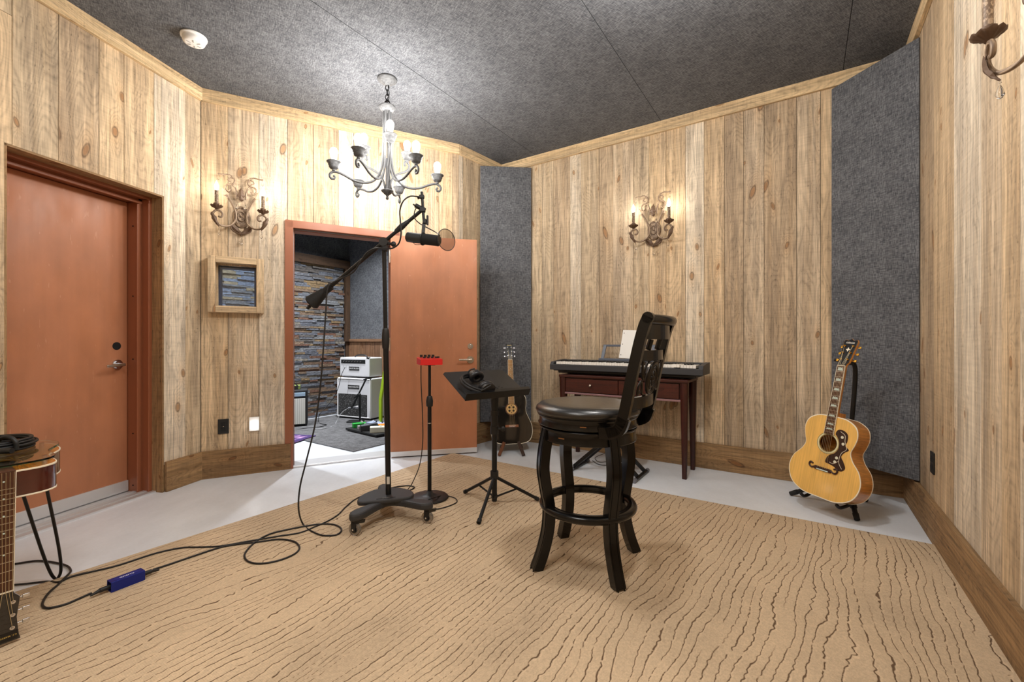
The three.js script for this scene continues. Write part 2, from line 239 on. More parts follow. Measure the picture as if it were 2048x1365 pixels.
// ---------- door 1 ----------
{
  const root = new THREE.Group(); root.name = 'door_1'; root.userData.kind = 'structure'; root.position.copy(WA.origin()); root.rotation.y = WA.th; scene.add(root);
  const L = (b) => meter(b, WOOD_W, WOOD_L, .3, .2), w = .09;
  // timber lining of the recess, then a stepped steel frame, then the leaf
  part(root, 'lining', [L(span(dA1 - .012, dA1 + .002, 0, DOOR1_H, -w, -.001)), L(span(dA0 - .002, dA0 + .012, 0, DOOR1_H, -w, -.001))], BASEWOOD[0]);
  part(root, 'lining', meter(span(dA0, dA1, DOOR1_H - .012, DOOR1_H + .002, -w, -.001), WOOD_W, WOOD_L, .3, .2, true), BASEWOOD[0]);
  const jamb = (x0, x1, z0, z1, top) => [span(x0, x1, 0, top, z0, z1)];
  const T = DOOR1_H - .012, xr = dA1 - .012, xl = dA0 + .012;
  const steps = [[.0, -w, -.10], [.012, -.10, -.165], [.03, -.165, -REC - .06]];
  const g = []; for (const [o, z1, z0] of steps) { g.push(rb(.05, T - o, z1 - z0, .004, xr - o + .025, (T - o) / 2, (z0 + z1) / 2), rb(.05, T - o, z1 - z0, .004, xl + o - .025, (T - o) / 2, (z0 + z1) / 2), rb(xr - xl - 2 * o, .05, z1 - z0, .004, (xl + xr) / 2, T - o + .025, (z0 + z1) / 2)); }
  g.push(rb(.022, T - .04, .012, .004, xr - .008, (T - .04) / 2, -.1), rb(.022, T - .05, .012, .004, xr - .034, (T - .05) / 2, -.165), rb(xr - xl, .022, .012, .004, (xl + xr) / 2, T - .008, -.1), rb(xr - xl, .022, .012, .004, (xl + xr) / 2, T - .034, -.165));
  part(root, 'door_frame', g, SHADED_DOORPAINT);
  part(root, 'screw_hole', [.05, .42, .95, 1.4, 1.9].map((y) => new THREE.CylinderGeometry(.005, .005, .004, 12).rotateZ(PI / 2).translate(xr - .0305, y, -.215)), DARK);
  const x0 = xl + .032, x1 = xr - .034, y0 = .016, y1 = T - .034;
  part(root, 'leaf', meter(rb(x1 - x0, y1 - y0, .045, .002, (x0 + x1) / 2, (y0 + y1) / 2, -REC - .0225), .9, 2.1, .1, 0), DOORPAINT);
  part(root, 'bottom_sweep', [rb(x1 - x0, .075, .012, .002, (x0 + x1) / 2, .012 + .0375, -REC + .006), span(x0, x1, .0, .014, -REC - .03, -REC - .006)], ALU);
  const th = []; for (let k = 0; k < 6; k++) th.push(span(xl, xr, 0, .006 + (k % 2) * .005, -REC + .012 + k * .033, -REC + .012 + k * .033 + .031)); part(root, 'threshold', th, ALU);
  const hx = x1 - .07, hy = .915, lever = part(root, 'door_handle', [discZ(.034, .012, hx, hy, -REC + .006), discZ(.027, .012, hx, hy, -REC + .016), discZ(.012, .05, hx, hy, -REC + .035), beam(V(hx + .015, hy, -REC + .058), V(hx - .105, hy - .006, -REC + .058), .02, .011, .005)], CHROME, 'chrome lever handle'); void lever;
  part(root, 'deadbolt_hole', discZ(.027, .004, hx, hy + .13, -REC + .001), DARK, 'black round empty bolt hole');
}
// ---------- door 2: frame in the opening, leaf swung open against the wall ----------
{
  const root = new THREE.Group(); root.name = 'door_2'; root.userData.kind = 'structure'; root.position.copy(WB.origin()); root.rotation.y = WB.th; scene.add(root);
  const a = dB0, b = dB1, c = .052, D = .235;
  const g = [rb(c + .012, DOOR2_H + c, .018, .003, a - c / 2, (DOOR2_H + c) / 2, .006), rb(c + .012, DOOR2_H + c, .018, .003, b + c / 2, (DOOR2_H + c) / 2, .006), rb(b - a + 2 * c, c + .012, .018, .003, (a + b) / 2, DOOR2_H + c / 2, .006),
    span(a - .012, a, 0, DOOR2_H, -D, 0), span(b, b + .012, 0, DOOR2_H, -D, 0), span(a - .012, b + .012, DOOR2_H, DOOR2_H + .012, -D, 0), span(a, a + .015, 0, DOOR2_H, -.13, -.055), span(a, b, DOOR2_H - .015, DOOR2_H, -.13, -.055), span(b - .015, b, 0, DOOR2_H, -.13, -.055)];
  part(root, 'door_frame', g, SHADED_DOORPAINT);
  part(root, 'seal', [span(a, a + .01, 0, DOOR2_H, -.054, -.044), span(a, b, DOOR2_H - .01, DOOR2_H, -.054, -.044)], std({ color: hex('#8d9196'), roughness: .6 }), 'grey door seal');
  part(root, 'threshold', [rb(b - a, .012, .2, .004, (a + b) / 2, .006, -.11), rb(b - a, .016, .03, .005, (a + b) / 2, .008, -.01)], ALU, 'white metal threshold');
  part(root, 'strike_plate', span(a, a + .002, .88, .98, -.045, -.02), NICKEL);
  // leaf
  const h0 = P(-1.119, 4.02), h1 = P(-.338, 4.205), lw = h0.distanceTo(h1), leaf = new THREE.Group(); leaf.name = 'leaf'; root.add(leaf);
  const ang = Math.atan2(-(h1.z - h0.z), h1.x - h0.x); leaf.position.copy(WB.origin().negate().add(h0)).applyAxisAngle(V(0, 1, 0), -WB.th); leaf.rotation.y = ang - WB.th;
  part(leaf, 'door_panel', meter(rb(lw, 2.04, .045, .002, lw / 2, 1.035, -.0225), .9, 2.1, .55, .02), DOORPAINT);
  part(leaf, 'bottom_sweep', rb(lw, .045, .012, .002, lw / 2, .035, .006), ALU);
  const hx = lw - .065; part(leaf, 'door_handle', [discZ(.034, .012, hx, .9, .006), discZ(.024, .02, hx, .9, .012), discZ(.011, .05, hx, .9, .03), beam(V(hx + .012, .9, .056), V(hx - .115, .902, .056), .018, .011, .005)], NICKEL, 'nickel lever handle');
  part(leaf, 'deadbolt', [discZ(.027, .008, hx, 1.03, .004), rb(.012, .035, .02, .004, hx, 1.03, .016)], CHROME);
  for (const y of [.25, 1.05, 1.86]) part(leaf, 'hinge', [bar(V(-.008, y - .055, .006), V(-.008, y + .055, .006), .009), bar(V(-.008, y - .06, .006), V(-.008, y + .06, .006), .006)], CHROME);
}
// ---------- little glazed opening ----------
{
  const root = new THREE.Group(); root.name = 'window_1'; root.userData.kind = 'structure'; root.position.copy(WB.origin()); root.rotation.y = WB.th; scene.add(root);
  const { s0, s1, y0, y1 } = WIN, f = .05, z1 = .075; const FR = woodMat(woodA, '#f0e2cc', .6, .0004);
  const m = (x0, x1, a, b) => meter(rb(x1 - x0, b - a, z1, .003, (x0 + x1) / 2, (a + b) / 2, z1 / 2 + .0015), WOOD_W, WOOD_L, .37, .1, b - a < x1 - x0);
  for (const r of [[s0, s0 + f, y0, y1], [s1 - f, s1, y0, y1]]) part(root, 'frame_stile', m(...r), FR);
  for (const r of [[s0 + f, s1 - f, y0, y0 + f], [s0 + f, s1 - f, y1 - f, y1]]) part(root, 'frame_rail', m(...r), FR);
  const [a, b, c, d] = [s0 + .045, s1 - .045, y0 + .045, y1 - .045], t = .012, zb = -.215;
  part(root, 'lining', [span(a, a + t, c, d, zb, .002), span(b - t, b, c, d, zb, .002), span(a + t, b - t, c, c + t, zb, .002), span(a + t, b - t, d - t, d, zb, .002)].map((g) => meter(g, WOOD_W, WOOD_L, .5, .5)), FR);
  const GL = phys({ color: hex('#eef5fc'), transmission: 1, thickness: 0, roughness: 0, ior: 1.5 });
  part(root, 'pane', span(a + t, b - t, c + t, d - t, -.055, -.049), GL); part(root, 'pane', span(a + t, b - t, c + t, d - t, -.17, -.164), GL);
  const BLU = std({ color: hex('#2a3550'), roughness: .6 }); part(root, 'pane_spacer', [span(a + t, a + t + .016, c + t, d - t, -.15, -.06), span(b - t - .016, b - t, c + t, d - t, -.15, -.06), span(a + t, b - t, d - t - .016, d - t, -.15, -.06)], BLU, 'dark blue padded spacer between the panes');
}
// ---------- next room ----------
const R2 = { a: [-2.83, 3.56], b: [-.72, 4.645], c: [-.72, 5.84], d: [-2.48, 6.62], e: [-4.17, 4.09] };
const N1 = frame(R2.e, R2.d), N2 = frame(R2.d, R2.c), N3 = frame(R2.c, R2.b), N4 = frame(R2.a, R2.e), N5 = frame(R2.b, R2.a);
function place(o, w) { o.position.copy(w.origin()); o.rotation.y = w.th; o.userData.kind = 'structure'; return o; }
const slab = (name, w, m, t = .12, z = -.05) => place(part(scene, name, meter(span(-.05, w.L + .05, 0, CEIL, z - t, z), FAB, FAB), m), w);
slab('wall_next_right', N3, FABRIC, .08, -.0); slab('wall_next_left', N4, FABRIC, .06, 0);
struct('ceiling_next', meter(new THREE.ExtrudeGeometry(poly([R2.a, R2.b, R2.c, R2.d, R2.e].map(([x, d]) => [x, d])), { depth: .1, bevelEnabled: false }).rotateX(-PI / 2).translate(0, CEIL, 0), FAB, FAB), FABRIC);
{ // ledger stone wall in a timber surround
  const root = place(new THREE.Group(), N1); root.name = 'wall_next_stone'; scene.add(root);
  part(root, 'backing', meter(span(-.05, N1.L + .1, 0, CEIL, -.15, -.03), FAB, FAB), FABRIC);
  const cols = [['#8d93a0', '#7d828f', '#9a9ea8'], ['#a58c76', '#937a66'], ['#b59a74', '#a38b6e'], ['#86817e', '#928c88'], ['#96705e', '#876656'], ['#a6aab0', '#aba59a']], nS = noise2(909);
  const sb = texture(256, 256, (i, j, o) => { const v = 255 * nS.fbm(i / 16, j / 10, 16, 26, 4); o[0] = o[1] = o[2] = v; }, false), sm = texture(256, 256, (i, j, o) => { const v = 190 + 110 * (nS.fbm(i / 12 + 3, j / 6, 22, 43, 4) - .5); o[0] = v; o[1] = v * .99; o[2] = v * .98; });
  const MATS = cols.flat().map((c) => std({ color: hex(c), map: sm, bumpMap: sb, bumpScale: .006, roughness: .9 })), wt = [0, 0, 1, 1, 2, 2, 5, 3, 4, 6, 7, 7, 8, 9, 10, 11, 11, 12];
  const R = rng(77), top = 2.17, s1 = N1.L - .075, sv0 = N1.s(581) - .04; let rest = [], count = 0;
  for (let y = .005; y < top - .012;) {
    const h = Math.min(top - y, .022 + R() * .017); let s = s1 - R() * .05; let first = true;
    while (s > 0.2) {
      const w = first ? .06 + R() * .12 : .09 + R() * .24, a = s - w, z = .002 + R() * .02; first = false;
      const g = meter(bx(w - .002, h - .0025, z + .03, s - w / 2, y + h / 2, (z - .03) / 2), .4, .4, R() * 3, R() * 3);
      if (s > sv0 && count < 300) { part(root, numbered('stone'), g, MATS[wt[(R() * wt.length) | 0] % MATS.length]); count++; } else if (s > N1.L - 2.2) rest.push([g, (R() * 4) | 0]); else { s = a; if (s < N1.L - 2.3) break; continue; }
      s = a;
    }
    y += h;
  }
  for (let k = 0; k < 4; k++) { const l = rest.filter((r) => r[1] === k).map((r) => r[0]); if (l.length) { const o = part(root, numbered('stones'), l, MATS[[0, 2, 5, 7][k]]); o.userData.kind = 'stuff'; } }
  const DW = woodMat(woodB, '#6f5a4a', .7); part(root, 'top_board', meter(rb(N1.L - .2, .12, .05, .004, (N1.L - .2) / 2 + .2, 2.22, .02), WOOD_W, WOOD_L, .2, .3, true), DW); part(root, 'side_board', meter(rb(.075, 2.18 - 1.07, .05, .004, N1.L - .0375, 1.07 + (2.18 - 1.07) / 2, .02), WOOD_W, WOOD_L, .7, .3), DW);
  part(root, 'side_board', meter(rb(.05, 1.07, .03, .004, N1.L - .025, .535, .0), WOOD_W, WOOD_L, .1, .6), DW);
}
{ // far wall: fabric above a plank wainscot
  const root = place(new THREE.Group(), N2); root.name = 'wall_next_far'; scene.add(root);
  part(root, 'backing', meter(span(-.05, N2.L + .1, 0, CEIL, -.15, -.022), FAB, FAB), FABRIC);
  part(root, 'fabric_panel', meter(span(.03, N2.L, 1.11, CEIL, -.022, 0), FAB, FAB), FABRIC);
  const DW = [woodMat(woodB, '#b08f78'), woodMat(woodA, '#ab8e7c'), woodMat(woodB, '#9c7d6a')];
  part(root, 'wainscot_cap', meter(rb(N2.L, .04, .05, .004, N2.L / 2, 1.09, .0), WOOD_W, WOOD_L, .4, .4, true), DW[0]);
  const R = rng(5); let s = 0; const b = [0]; while (s < N2.L - .12) { s += .07 + R() * .06; b.push(Math.min(s, N2.L)); } boards(root, b, .0, 1.07, [], DW, R);
}
{ // grey carpet on the floor beyond the door
  const k = P(-1.54, 4.235), nG = noise2(444), GM = std({ map: texture(512, 512, (i, j, o) => { const v = 92 + 90 * (nG(i / 2.2, j / 2.2, 233, 233) - .5) + 40 * (nG.fbm(i / 40, j / 40, 13, 13, 3) - .5); o[0] = v; o[1] = v; o[2] = v * 1.02; }), roughness: 1 });
  const A = [-1.54, 4.235], pts = [A, [A[0] + E2[0] * .62, A[1] + E2[1] * .62], [-.76, 5.55], [-.78, 5.8], [-2.44, 6.5], [-3.4, 5.0], [A[0] - E1[0] * 1.6, A[1] - E1[1] * 1.6]]; void k;
  solo('grey_carpet', meter(new THREE.ExtrudeGeometry(poly(pts), { depth: .01, bevelEnabled: false }).rotateX(-PI / 2).translate(0, .0005, 0), .5, .5), GM, 'charcoal grey carpet beyond the open door', 'carpet');
  const q = fl(587, 893), PM = std({ roughness: 1, map: texture(256, 256, (i, j, o) => { const m = nG.fbm(i / 16, j / 16, 16, 16, 3), r = Math.max(Math.abs(i - 128), Math.abs(j - 128)); const e = r > 104; o[0] = e ? 62 : 110 + 120 * (m - .5) * 2; o[1] = e ? 44 : 82 + 100 * (m - .5) * 2; o[2] = e ? 96 : 128 + 90 * (m - .5) * 2; }) });
  const rug = solo('purple_rug', new THREE.BoxGeometry(.7, .008, .5), PM, 'small purple patterned rug just inside the open doorway', 'rug'); rug.position.set(-2.6, .0155, -4.74); rug.rotation.y = Math.atan2(.558, .83) * -1 + .35; void q;
}
{ // carpet of the main room
  const c = [-.567, 4.163], g = rb(CARPET_W, .012, CARPET_L, .005, CARPET_W / 2, .006, CARPET_L / 2, 2), p = g.attributes.position, uv = g.attributes.uv; for (let i = 0; i < p.count; i++) uv.setXY(i, p.getX(i) / CARPET_W, p.getZ(i) / CARPET_L);
  const o = solo('carpet', g, CARPET, 'tan cut pile carpet with wavy wood grain lines covering the floor', 'carpet'); o.position.set(c[0], .0005, -c[1]); o.rotation.y = -Math.atan2(-E1[1], E1[0]);
}
// ---------- bass trap panels across the corners ----------
function panel(label, l, r, y0, y1) {
  const a = P(...l), b = P(...r), w = a.distanceTo(b), t = .05, o = thing('bass_trap', label, 'panel', a.clone().setY(0), Math.atan2(-(b.z - a.z), b.x - a.x));
  part(o, 'fabric_face', meter(rb(w, y1 - y0, .012, .003, w / 2, (y0 + y1) / 2, -.006), FAB, FAB), FABRIC); part(o, 'core', span(.06, w - .06, y0 + .004, y1 - .004, -t, -.012), std({ color: hex('#1c1d20'), roughness: .95 }));
}
panel('tall grey fabric panel across the corner behind the black guitar', [-.335, 4.60], [.205, 4.655], .225, 2.93);
panel('tall grey fabric panel across the corner behind the blond guitar', [2.345, 3.205], [2.475, 2.655], .225, 2.93);
// ---------- lamps ----------
const GLOW = std({ color: hex('#fff6e6'), emissive: hex('#fff3e2'), emissiveIntensity: 7, roughness: .3 }), FLAME = std({ color: hex('#fff2dc'), emissive: hex('#ffedd2'), emissiveIntensity: 7, roughness: .3 });
function lamp(parent, p, cd, color, r = 1.5) { const l = new THREE.PointLight(color, cd, 0, 2); l.position.copy(p); l.castShadow = true; l.shadow.radius = r; l.shadow.bias = -.001; parent.add(l); return l; }
const nP = noise2(808);
const greyPaint = std({ roughness: .6, map: texture(256, 256, (i, j, o) => { const m = nP.fbm(i / 16, j / 16, 16, 16, 4), v = 84 + 60 * (m - .5); o[0] = v; o[1] = v * 1.01; o[2] = v * 1.03; }) });
{ // chandelier
  const c = P(-.936, 3.276, CEIL), o = thing('chandelier', 'grey iron chandelier with nine glowing bulbs hanging from ceiling', 'chandelier', c);
  const Y = (y) => y - CEIL;
  part(o, 'canopy', lathe([[0, Y(3.0)], [.018, Y(3.0)], [.022, Y(3.012)], [.05, Y(3.02)], [.07, Y(3.035)], [.072, Y(3.044)], [.068, Y(3.05)], [0, Y(3.05)]]), greyPaint);
  const links = []; for (let k = 0; k < 4; k++) links.push(new THREE.TorusGeometry(.013, .003, 8, 16).scale(1, 1.7, 1).rotateY(k % 2 * PI / 2).translate(0, Y(2.982) - k * .036, 0)); part(o, 'chain', links, BLACK_MT);
  part(o, 'hanging_loop', new THREE.TorusGeometry(.02, .0045, 8, 20).scale(1, 1.5, 1).translate(0, Y(2.856), 0), BLACK_MT); part(o, 'cord', tube([V(.006, Y(3), .004), V(.012, Y(2.93), -.006), V(-.006, Y(2.88), .008), V(.004, Y(2.83), 0)], .003), BLACK_PL);
  part(o, 'top_collar', lathe([[0, Y(2.80)], [.03, Y(2.80)], [.042, Y(2.806)], [.058, Y(2.828)], [.061, Y(2.838)], [.056, Y(2.842)], [0, Y(2.838)]]), greyPaint);
  part(o, 'finial', lathe([[0, Y(2.14)], [.008, Y(2.143)], [.012, Y(2.152)], [.007, Y(2.165)], [.013, Y(2.175)], [.02, Y(2.18)], [.044, Y(2.202)], [.046, Y(2.21)], [.03, Y(2.216)], [.012, Y(2.22)], [.012, Y(2.45)], [0, Y(2.45)]]), greyPaint);
  const cup = lathe([[0, -.05], [.011, -.05], [.013, -.043], [.009, -.036], [.026, -.03], [.034, -.018], [.031, -.015], [.039, -.004], [.036, 0], [.046, .014], [.049, .016], [.049, .02], [.043, .02], [.03, .0], [0, 0]], 28);
  const bulb = lathe([[.013, .0], [.0135, .012], [.017, .03], [.024, .06], [.028, .08], [.027, .096], [.02, .109], [.01, .116], [0, .118]], 24);
  const arm = (phi, R, yc, path) => {
    const a = phi * PI / 180, dir = V(Math.sin(a), 0, Math.cos(a)), to = (r, y) => dir.clone().multiplyScalar(r).setY(Y(y));
    const ar = part(o, 'arm', tube(path.map(([r, y]) => to(r, y)), .0085, 60, 8), greyPaint), cp = part(ar, 'socket_cup', cup.clone().translate(...to(R, yc).toArray()), greyPaint); void cp;
    part(ar, 'bulb', bulb.clone().translate(...to(R, yc + .004).toArray()), GLOW, 'glowing filament bulb');
    lamp(o, to(R, yc + .065), BULB_CD, LAMP_WHITE);
  };
  const R = .372, yl = 2.345; for (const a of [-14, 47, 106, 181, -127, -66]) arm(a, R, yl, [[.026, 2.81], [.027, 2.6], [.03, 2.46], [.05, 2.34], [.1, 2.268], [.17, 2.243], [.24, 2.252], [.31, 2.282], [R - .012, 2.295], [R + .016, 2.285], [R + .028, 2.262], [R + .016, 2.241], [R - .004, 2.243], [R - .008, 2.258], [R + .002, 2.266]]);
  const U = .185, yu = 2.53; for (const a of [22, 142, -98]) arm(a, U, yu, [[.016, 2.2], [.024, 2.26], [.06, 2.33], [.115, 2.372], [.165, 2.4], [.196, 2.43], [.205, 2.458], [.19, 2.48], [.166, 2.478], [.158, 2.458], [.17, 2.447]]);
}
// wall sconces: two candle arms, scrolls, leaves and glass drops around an oval back plate
const bronze = std({ roughness: .6, map: texture(128, 128, (i, j, o) => { const m = nP.fbm(i / 10, j / 10, 13, 13, 4), t = ss(.4, .68, m); o[0] = mix(104, 168, t); o[1] = mix(84, 146, t); o[2] = mix(66, 122, t); }) }), bronzeDark = std({ color: hex('#5c4634'), roughness: .55, metalness: .2 });
const CRYSTAL = phys({ color: hex('#ffffff'), transmission: 1, thickness: .01, roughness: .02, ior: 1.5 });
const dropGeo = (x, y, z, k = 1) => join([lathe([[0, 0], [.006 * k, .004 * k], [.0115 * k, .014 * k], [.009 * k, .026 * k], [.003 * k, .042 * k], [0, .046 * k]], 8).translate(x, y - .06 * k, z), new THREE.OctahedronGeometry(.005 * k).translate(x, y - .008 * k, z)]);
function leafGeo(a, b, w, bend = .02, nrm = V(0, 0, 1)) {                 // pointed lobed leaf from a to b
  const v = b.clone().sub(a), L = v.length(), seg = 8, pos = [], idx = [], side = v.clone().normalize().cross(nrm).normalize(), up = side.clone().cross(v).normalize();
  for (let i = 0; i <= seg; i++) { const t = i / seg, p = a.clone().addScaledVector(v, t).addScaledVector(up, -bend * Math.sin(t * PI)), h = w * Math.sin(PI * Math.pow(t, .7)) * (1 + .28 * Math.sin(t * 19)) * .5 + .0008; for (const [k, f] of [[-1, 0], [0, .18], [1, 0]]) pos.push(...p.clone().addScaledVector(side, k * h).addScaledVector(up, f * w).toArray()); }
  for (let i = 0; i < seg; i++) for (let k = 0; k < 2; k++) { const q = i * 3 + k; idx.push(q, q + 1, q + 3, q + 1, q + 4, q + 3); }
  const n0 = pos.length / 3; const pos2 = pos.slice(); for (let i = 0; i < n0; i++) { pos2[i * 3] -= up.x * .002; pos2[i * 3 + 1] -= up.y * .002; pos2[i * 3 + 2] -= up.z * .002; } const ix2 = idx.map((x) => x + n0); for (let i = 0; i < ix2.length; i += 3) { const t = ix2[i]; ix2[i] = ix2[i + 1]; ix2[i + 1] = t; }
  const g = new THREE.BufferGeometry(); g.setAttribute('position', new THREE.Float32BufferAttribute([...pos, ...pos2], 3)); g.setIndex([...idx, ...ix2]); const f = g.toNonIndexed(); f.computeVertexNormals(); f.setAttribute('uv', new THREE.BufferAttribute(new Float32Array(f.attributes.position.count * 2), 2)); void L; return f;
}
function sconce(w, s, y, label, lit = [1, 1]) {
  const o = thing('wall_sconce', label, 'sconce', w.at(s, y), w.th);
  part(o, 'back_plate', [lathe([[0, .012], [.03, .012], [.036, .016], [.05, .016], [.058, .01], [.062, 0], [0, 0]], 36).rotateX(PI / 2).scale(1, 1.45, 1), new THREE.TorusGeometry(.03, .004, 8, 28).scale(.8, 1.25, 1).translate(0, .005, .017), ball(.008, V(0, .005, .02))], bronze);
  part(o, 'leaf', leafGeo(V(0, .12, .03), V(0, .235, .028), .045, -.012), bronzeDark);
  part(o, 'garland', [leafGeo(V(-.07, -.072, .02), V(.005, -.145, .03), .04, .02), leafGeo(V(.07, -.072, .02), V(-.005, -.145, .03), .04, .02), tube([V(-.075, -.07, .016), V(-.06, -.115, .02), V(0, -.14, .024), V(.06, -.115, .02), V(.075, -.07, .016)], .005, 40), ball(.009, V(0, -.148, .024))], bronzeDark);
  part(o, 'crystal_drop', [dropGeo(0, -.155, .024, 1.25)], CRYSTAL); for (const k of [-1, 1]) part(o, 'crystal_drop', dropGeo(k * .026, .12, .035), CRYSTAL);
  for (const k of [-1, 1]) {
    const q = (x, yy, z) => V(k * x, yy, z);
    const a = part(o, 'arm', [capped([q(.098, .152, .05), q(.07, .11, .042), q(.045, .05, .034), q(.036, .0, .03), q(.045, -.052, .036), q(.078, -.088, .05), q(.118, -.098, .07), q(.16, -.082, .09), q(.182, -.045, .1), q(.178, -.008, .104), q(.155, .012, .106), q(.13, .004, .106), q(.118, -.018, .106), q(.126, -.038, .106), q(.14, -.036, .106)], .0078, 110, 8), leafGeo(q(.088, .13, .05), q(.122, .205, .058), .034, .008)], bronze);
    part(a, 'leaf', leafGeo(q(.192, -.005, .105), q(.14, -.118, .085), .03, -.016), bronzeDark);
    const x = k * .156, z = .108; part(a, 'candle_dish', (() => { const g = lathe([[0, .016], [.008, .016], [.012, .022], [.02, .027], [.034, .038], [.042, .046], [.038, .048], [.024, .04], [.016, .044], [.018, .056], [.021, .062], [.014, .064], [0, .064]], 40), p = g.attributes.position; for (let i = 0; i < p.count; i++) { const r = Math.hypot(p.getX(i), p.getZ(i)), t = Math.atan2(p.getZ(i), p.getX(i)); if (r > .03) p.setY(i, p.getY(i) + .004 * Math.cos(t * 10)); } g.computeVertexNormals(); return g.translate(x, 0, z); })(), bronzeDark);
    part(a, 'candle_sleeve', new THREE.CylinderGeometry(.0125, .0125, .1, 20).translate(x, .113, z), bronze);
    part(a, 'bulb', lathe([[.008, 0], [.012, .008], [.0165, .024], [.0165, .034], [.011, .052], [.005, .066], [.001, .076], [0, .077]], 18).translate(x, .163, z), FLAME, 'glowing flame shaped bulb'); lamp(o, V(x, .196, z), CANDLE_CD * lit[(k + 1) / 2], CANDLE_WARM, 1);
    part(o, 'scroll', capped([q(.03, .145, .028), q(.034, .19, .03), q(.05, .235, .032), q(.08, .248, .034), q(.104, .228, .036), q(.1, .198, .036), q(.082, .188, .036), q(.07, .203, .036)], .0066, 60, 7), bronze);
    part(o, 'scroll', capped([q(.062, .247, .033), q(.046, .272, .032), q(.056, .304, .034), q(.086, .32, .038), q(.12, .314, .046), q(.15, .312, .054)], .0058, 50, 7), bronze); part(o, 'scroll', capped([q(.052, .298, .033), q(.078, .296, .034), q(.088, .276, .035), q(.074, .266, .035)], .0055, 30, 7), bronze);
    part(o, 'crystal_drop', dropGeo(k * .15, .308, .056, .8), CRYSTAL); part(o, 'crystal_drop', dropGeo(k * .142, -.115, .086), CRYSTAL);
  }
  return o;
}
sconce(WB, WB.s(483.2), 2.08, 'bronze scroll candle sconce above the small square window');
sconce(WC, WC.s(1308.5), 2.08, 'bronze scroll candle sconce on planks above the digital piano');
sconce(WD, Math.hypot(2.713 - 1.496, 2.998 - 1.179), 2.0, 'bronze scroll candle sconce on the wall with black outlet near baseboard');
for (const [x, d, where] of [[-2.05, 5.5, 'above the white amplifier stack'], [-3.05, 4.65, 'behind the small square window']]) { // out of view downlights, placed to light the stone wall and gear next door
  const o = thing('unseen_downlight', `unseen round white downlight lighting the next room ${where}`, 'lamp', P(x, d, CEIL)); part(o, 'trim_ring', lathe([[.075, 0], [.1, 0], [.1, -.006], [.078, -.01], [.075, 0]], 36), WHITE_PL); part(o, 'lens', disc(.075, .006, 0, -.004, 0, 36), std({ color: hex('#ffffff'), emissive: hex('#ffffff'), emissiveIntensity: 3 }));
  const l = new THREE.SpotLight(FAR_COOL, UNSEEN_SPOT_CD, 0, 58 * PI / 180, .7, 2); l.position.set(0, -.02, 0); l.target.position.set(0, -2, 0); l.castShadow = true; l.shadow.radius = 3; o.add(l, l.target); l.target.name = 'aim';
}
{ // semi flush globe lamp, out of view, placed to light the ceiling
  const o = thing('unseen_globe_lamp', 'unseen white glass globe lamp above the view lighting the fabric ceiling', 'lamp', P(.6, 1.86, CEIL)); part(o, 'canopy', lathe([[0, 0], [.06, 0], [.06, -.012], [.03, -.025], [0, -.025]], 28), WHITE_PL); part(o, 'stem', bar(V(0, -.02, 0), V(0, -.23, 0), .008), NICKEL); part(o, 'globe', ball(.1, V(0, -.32, 0), 1, 1, 1, 28), std({ color: hex('#ffffff'), emissive: hex('#ffffff'), emissiveIntensity: 3, roughness: .3 })); lamp(o, V(0, -.32, 0), UNSEEN_GLOBE_CD, LAMP_WHITE, 4);
}
{ // overhead panel lamp, out of view, placed to light the room evenly
  const o = thing('unseen_panel_lamp', 'unseen large rectangular light panel overhead giving the room soft even light', 'lamp', P(-.75, .62, CEIL), -Math.atan2(-E1[1], E1[0])), W = 1.2, D = .9; part(o, 'frame', [rb(W + .05, .03, .025, .003, 0, -.015, D / 2 + .0125), rb(W + .05, .03, .025, .003, 0, -.015, -D / 2 - .0125), rb(.025, .03, D, .003, W / 2 + .0125, -.015, 0), rb(.025, .03, D, .003, -W / 2 - .0125, -.015, 0)], WHITE_PL); part(o, 'diffuser', bx(W, .01, D, 0, -.012, 0), std({ color: hex('#ffffff'), emissive: hex('#ffffff'), emissiveIntensity: 1.5 }));
  const l = new THREE.RectAreaLight(LAMP_WHITE, UNSEEN_PANEL_NIT, W, D); l.position.set(0, -.035, 0); l.rotation.x = -PI / 2; o.add(l);
} { // smoke detector
  const o = thing('smoke_detector', 'round white smoke detector on grey fabric ceiling', 'smoke detector', P(-2.055, 2.82, CEIL));
  part(o, 'base', lathe([[0, 0], [.072, 0], [.074, -.006], [.072, -.014], [.0, -.014]], 40), WHITE_PL); part(o, 'cover', lathe([[.062, -.014], [.064, -.03], [.058, -.044], [.045, -.05], [0, -.052]], 40), WHITE_PL); part(o, 'vent_slot', [0, 1, 2, 3, 4, 5].map((k) => bx(.022, .003, .004, .03, -.0515, 0).rotateY(k * PI / 3)), std({ color: hex('#9a9a98'), roughness: .6 }));
}
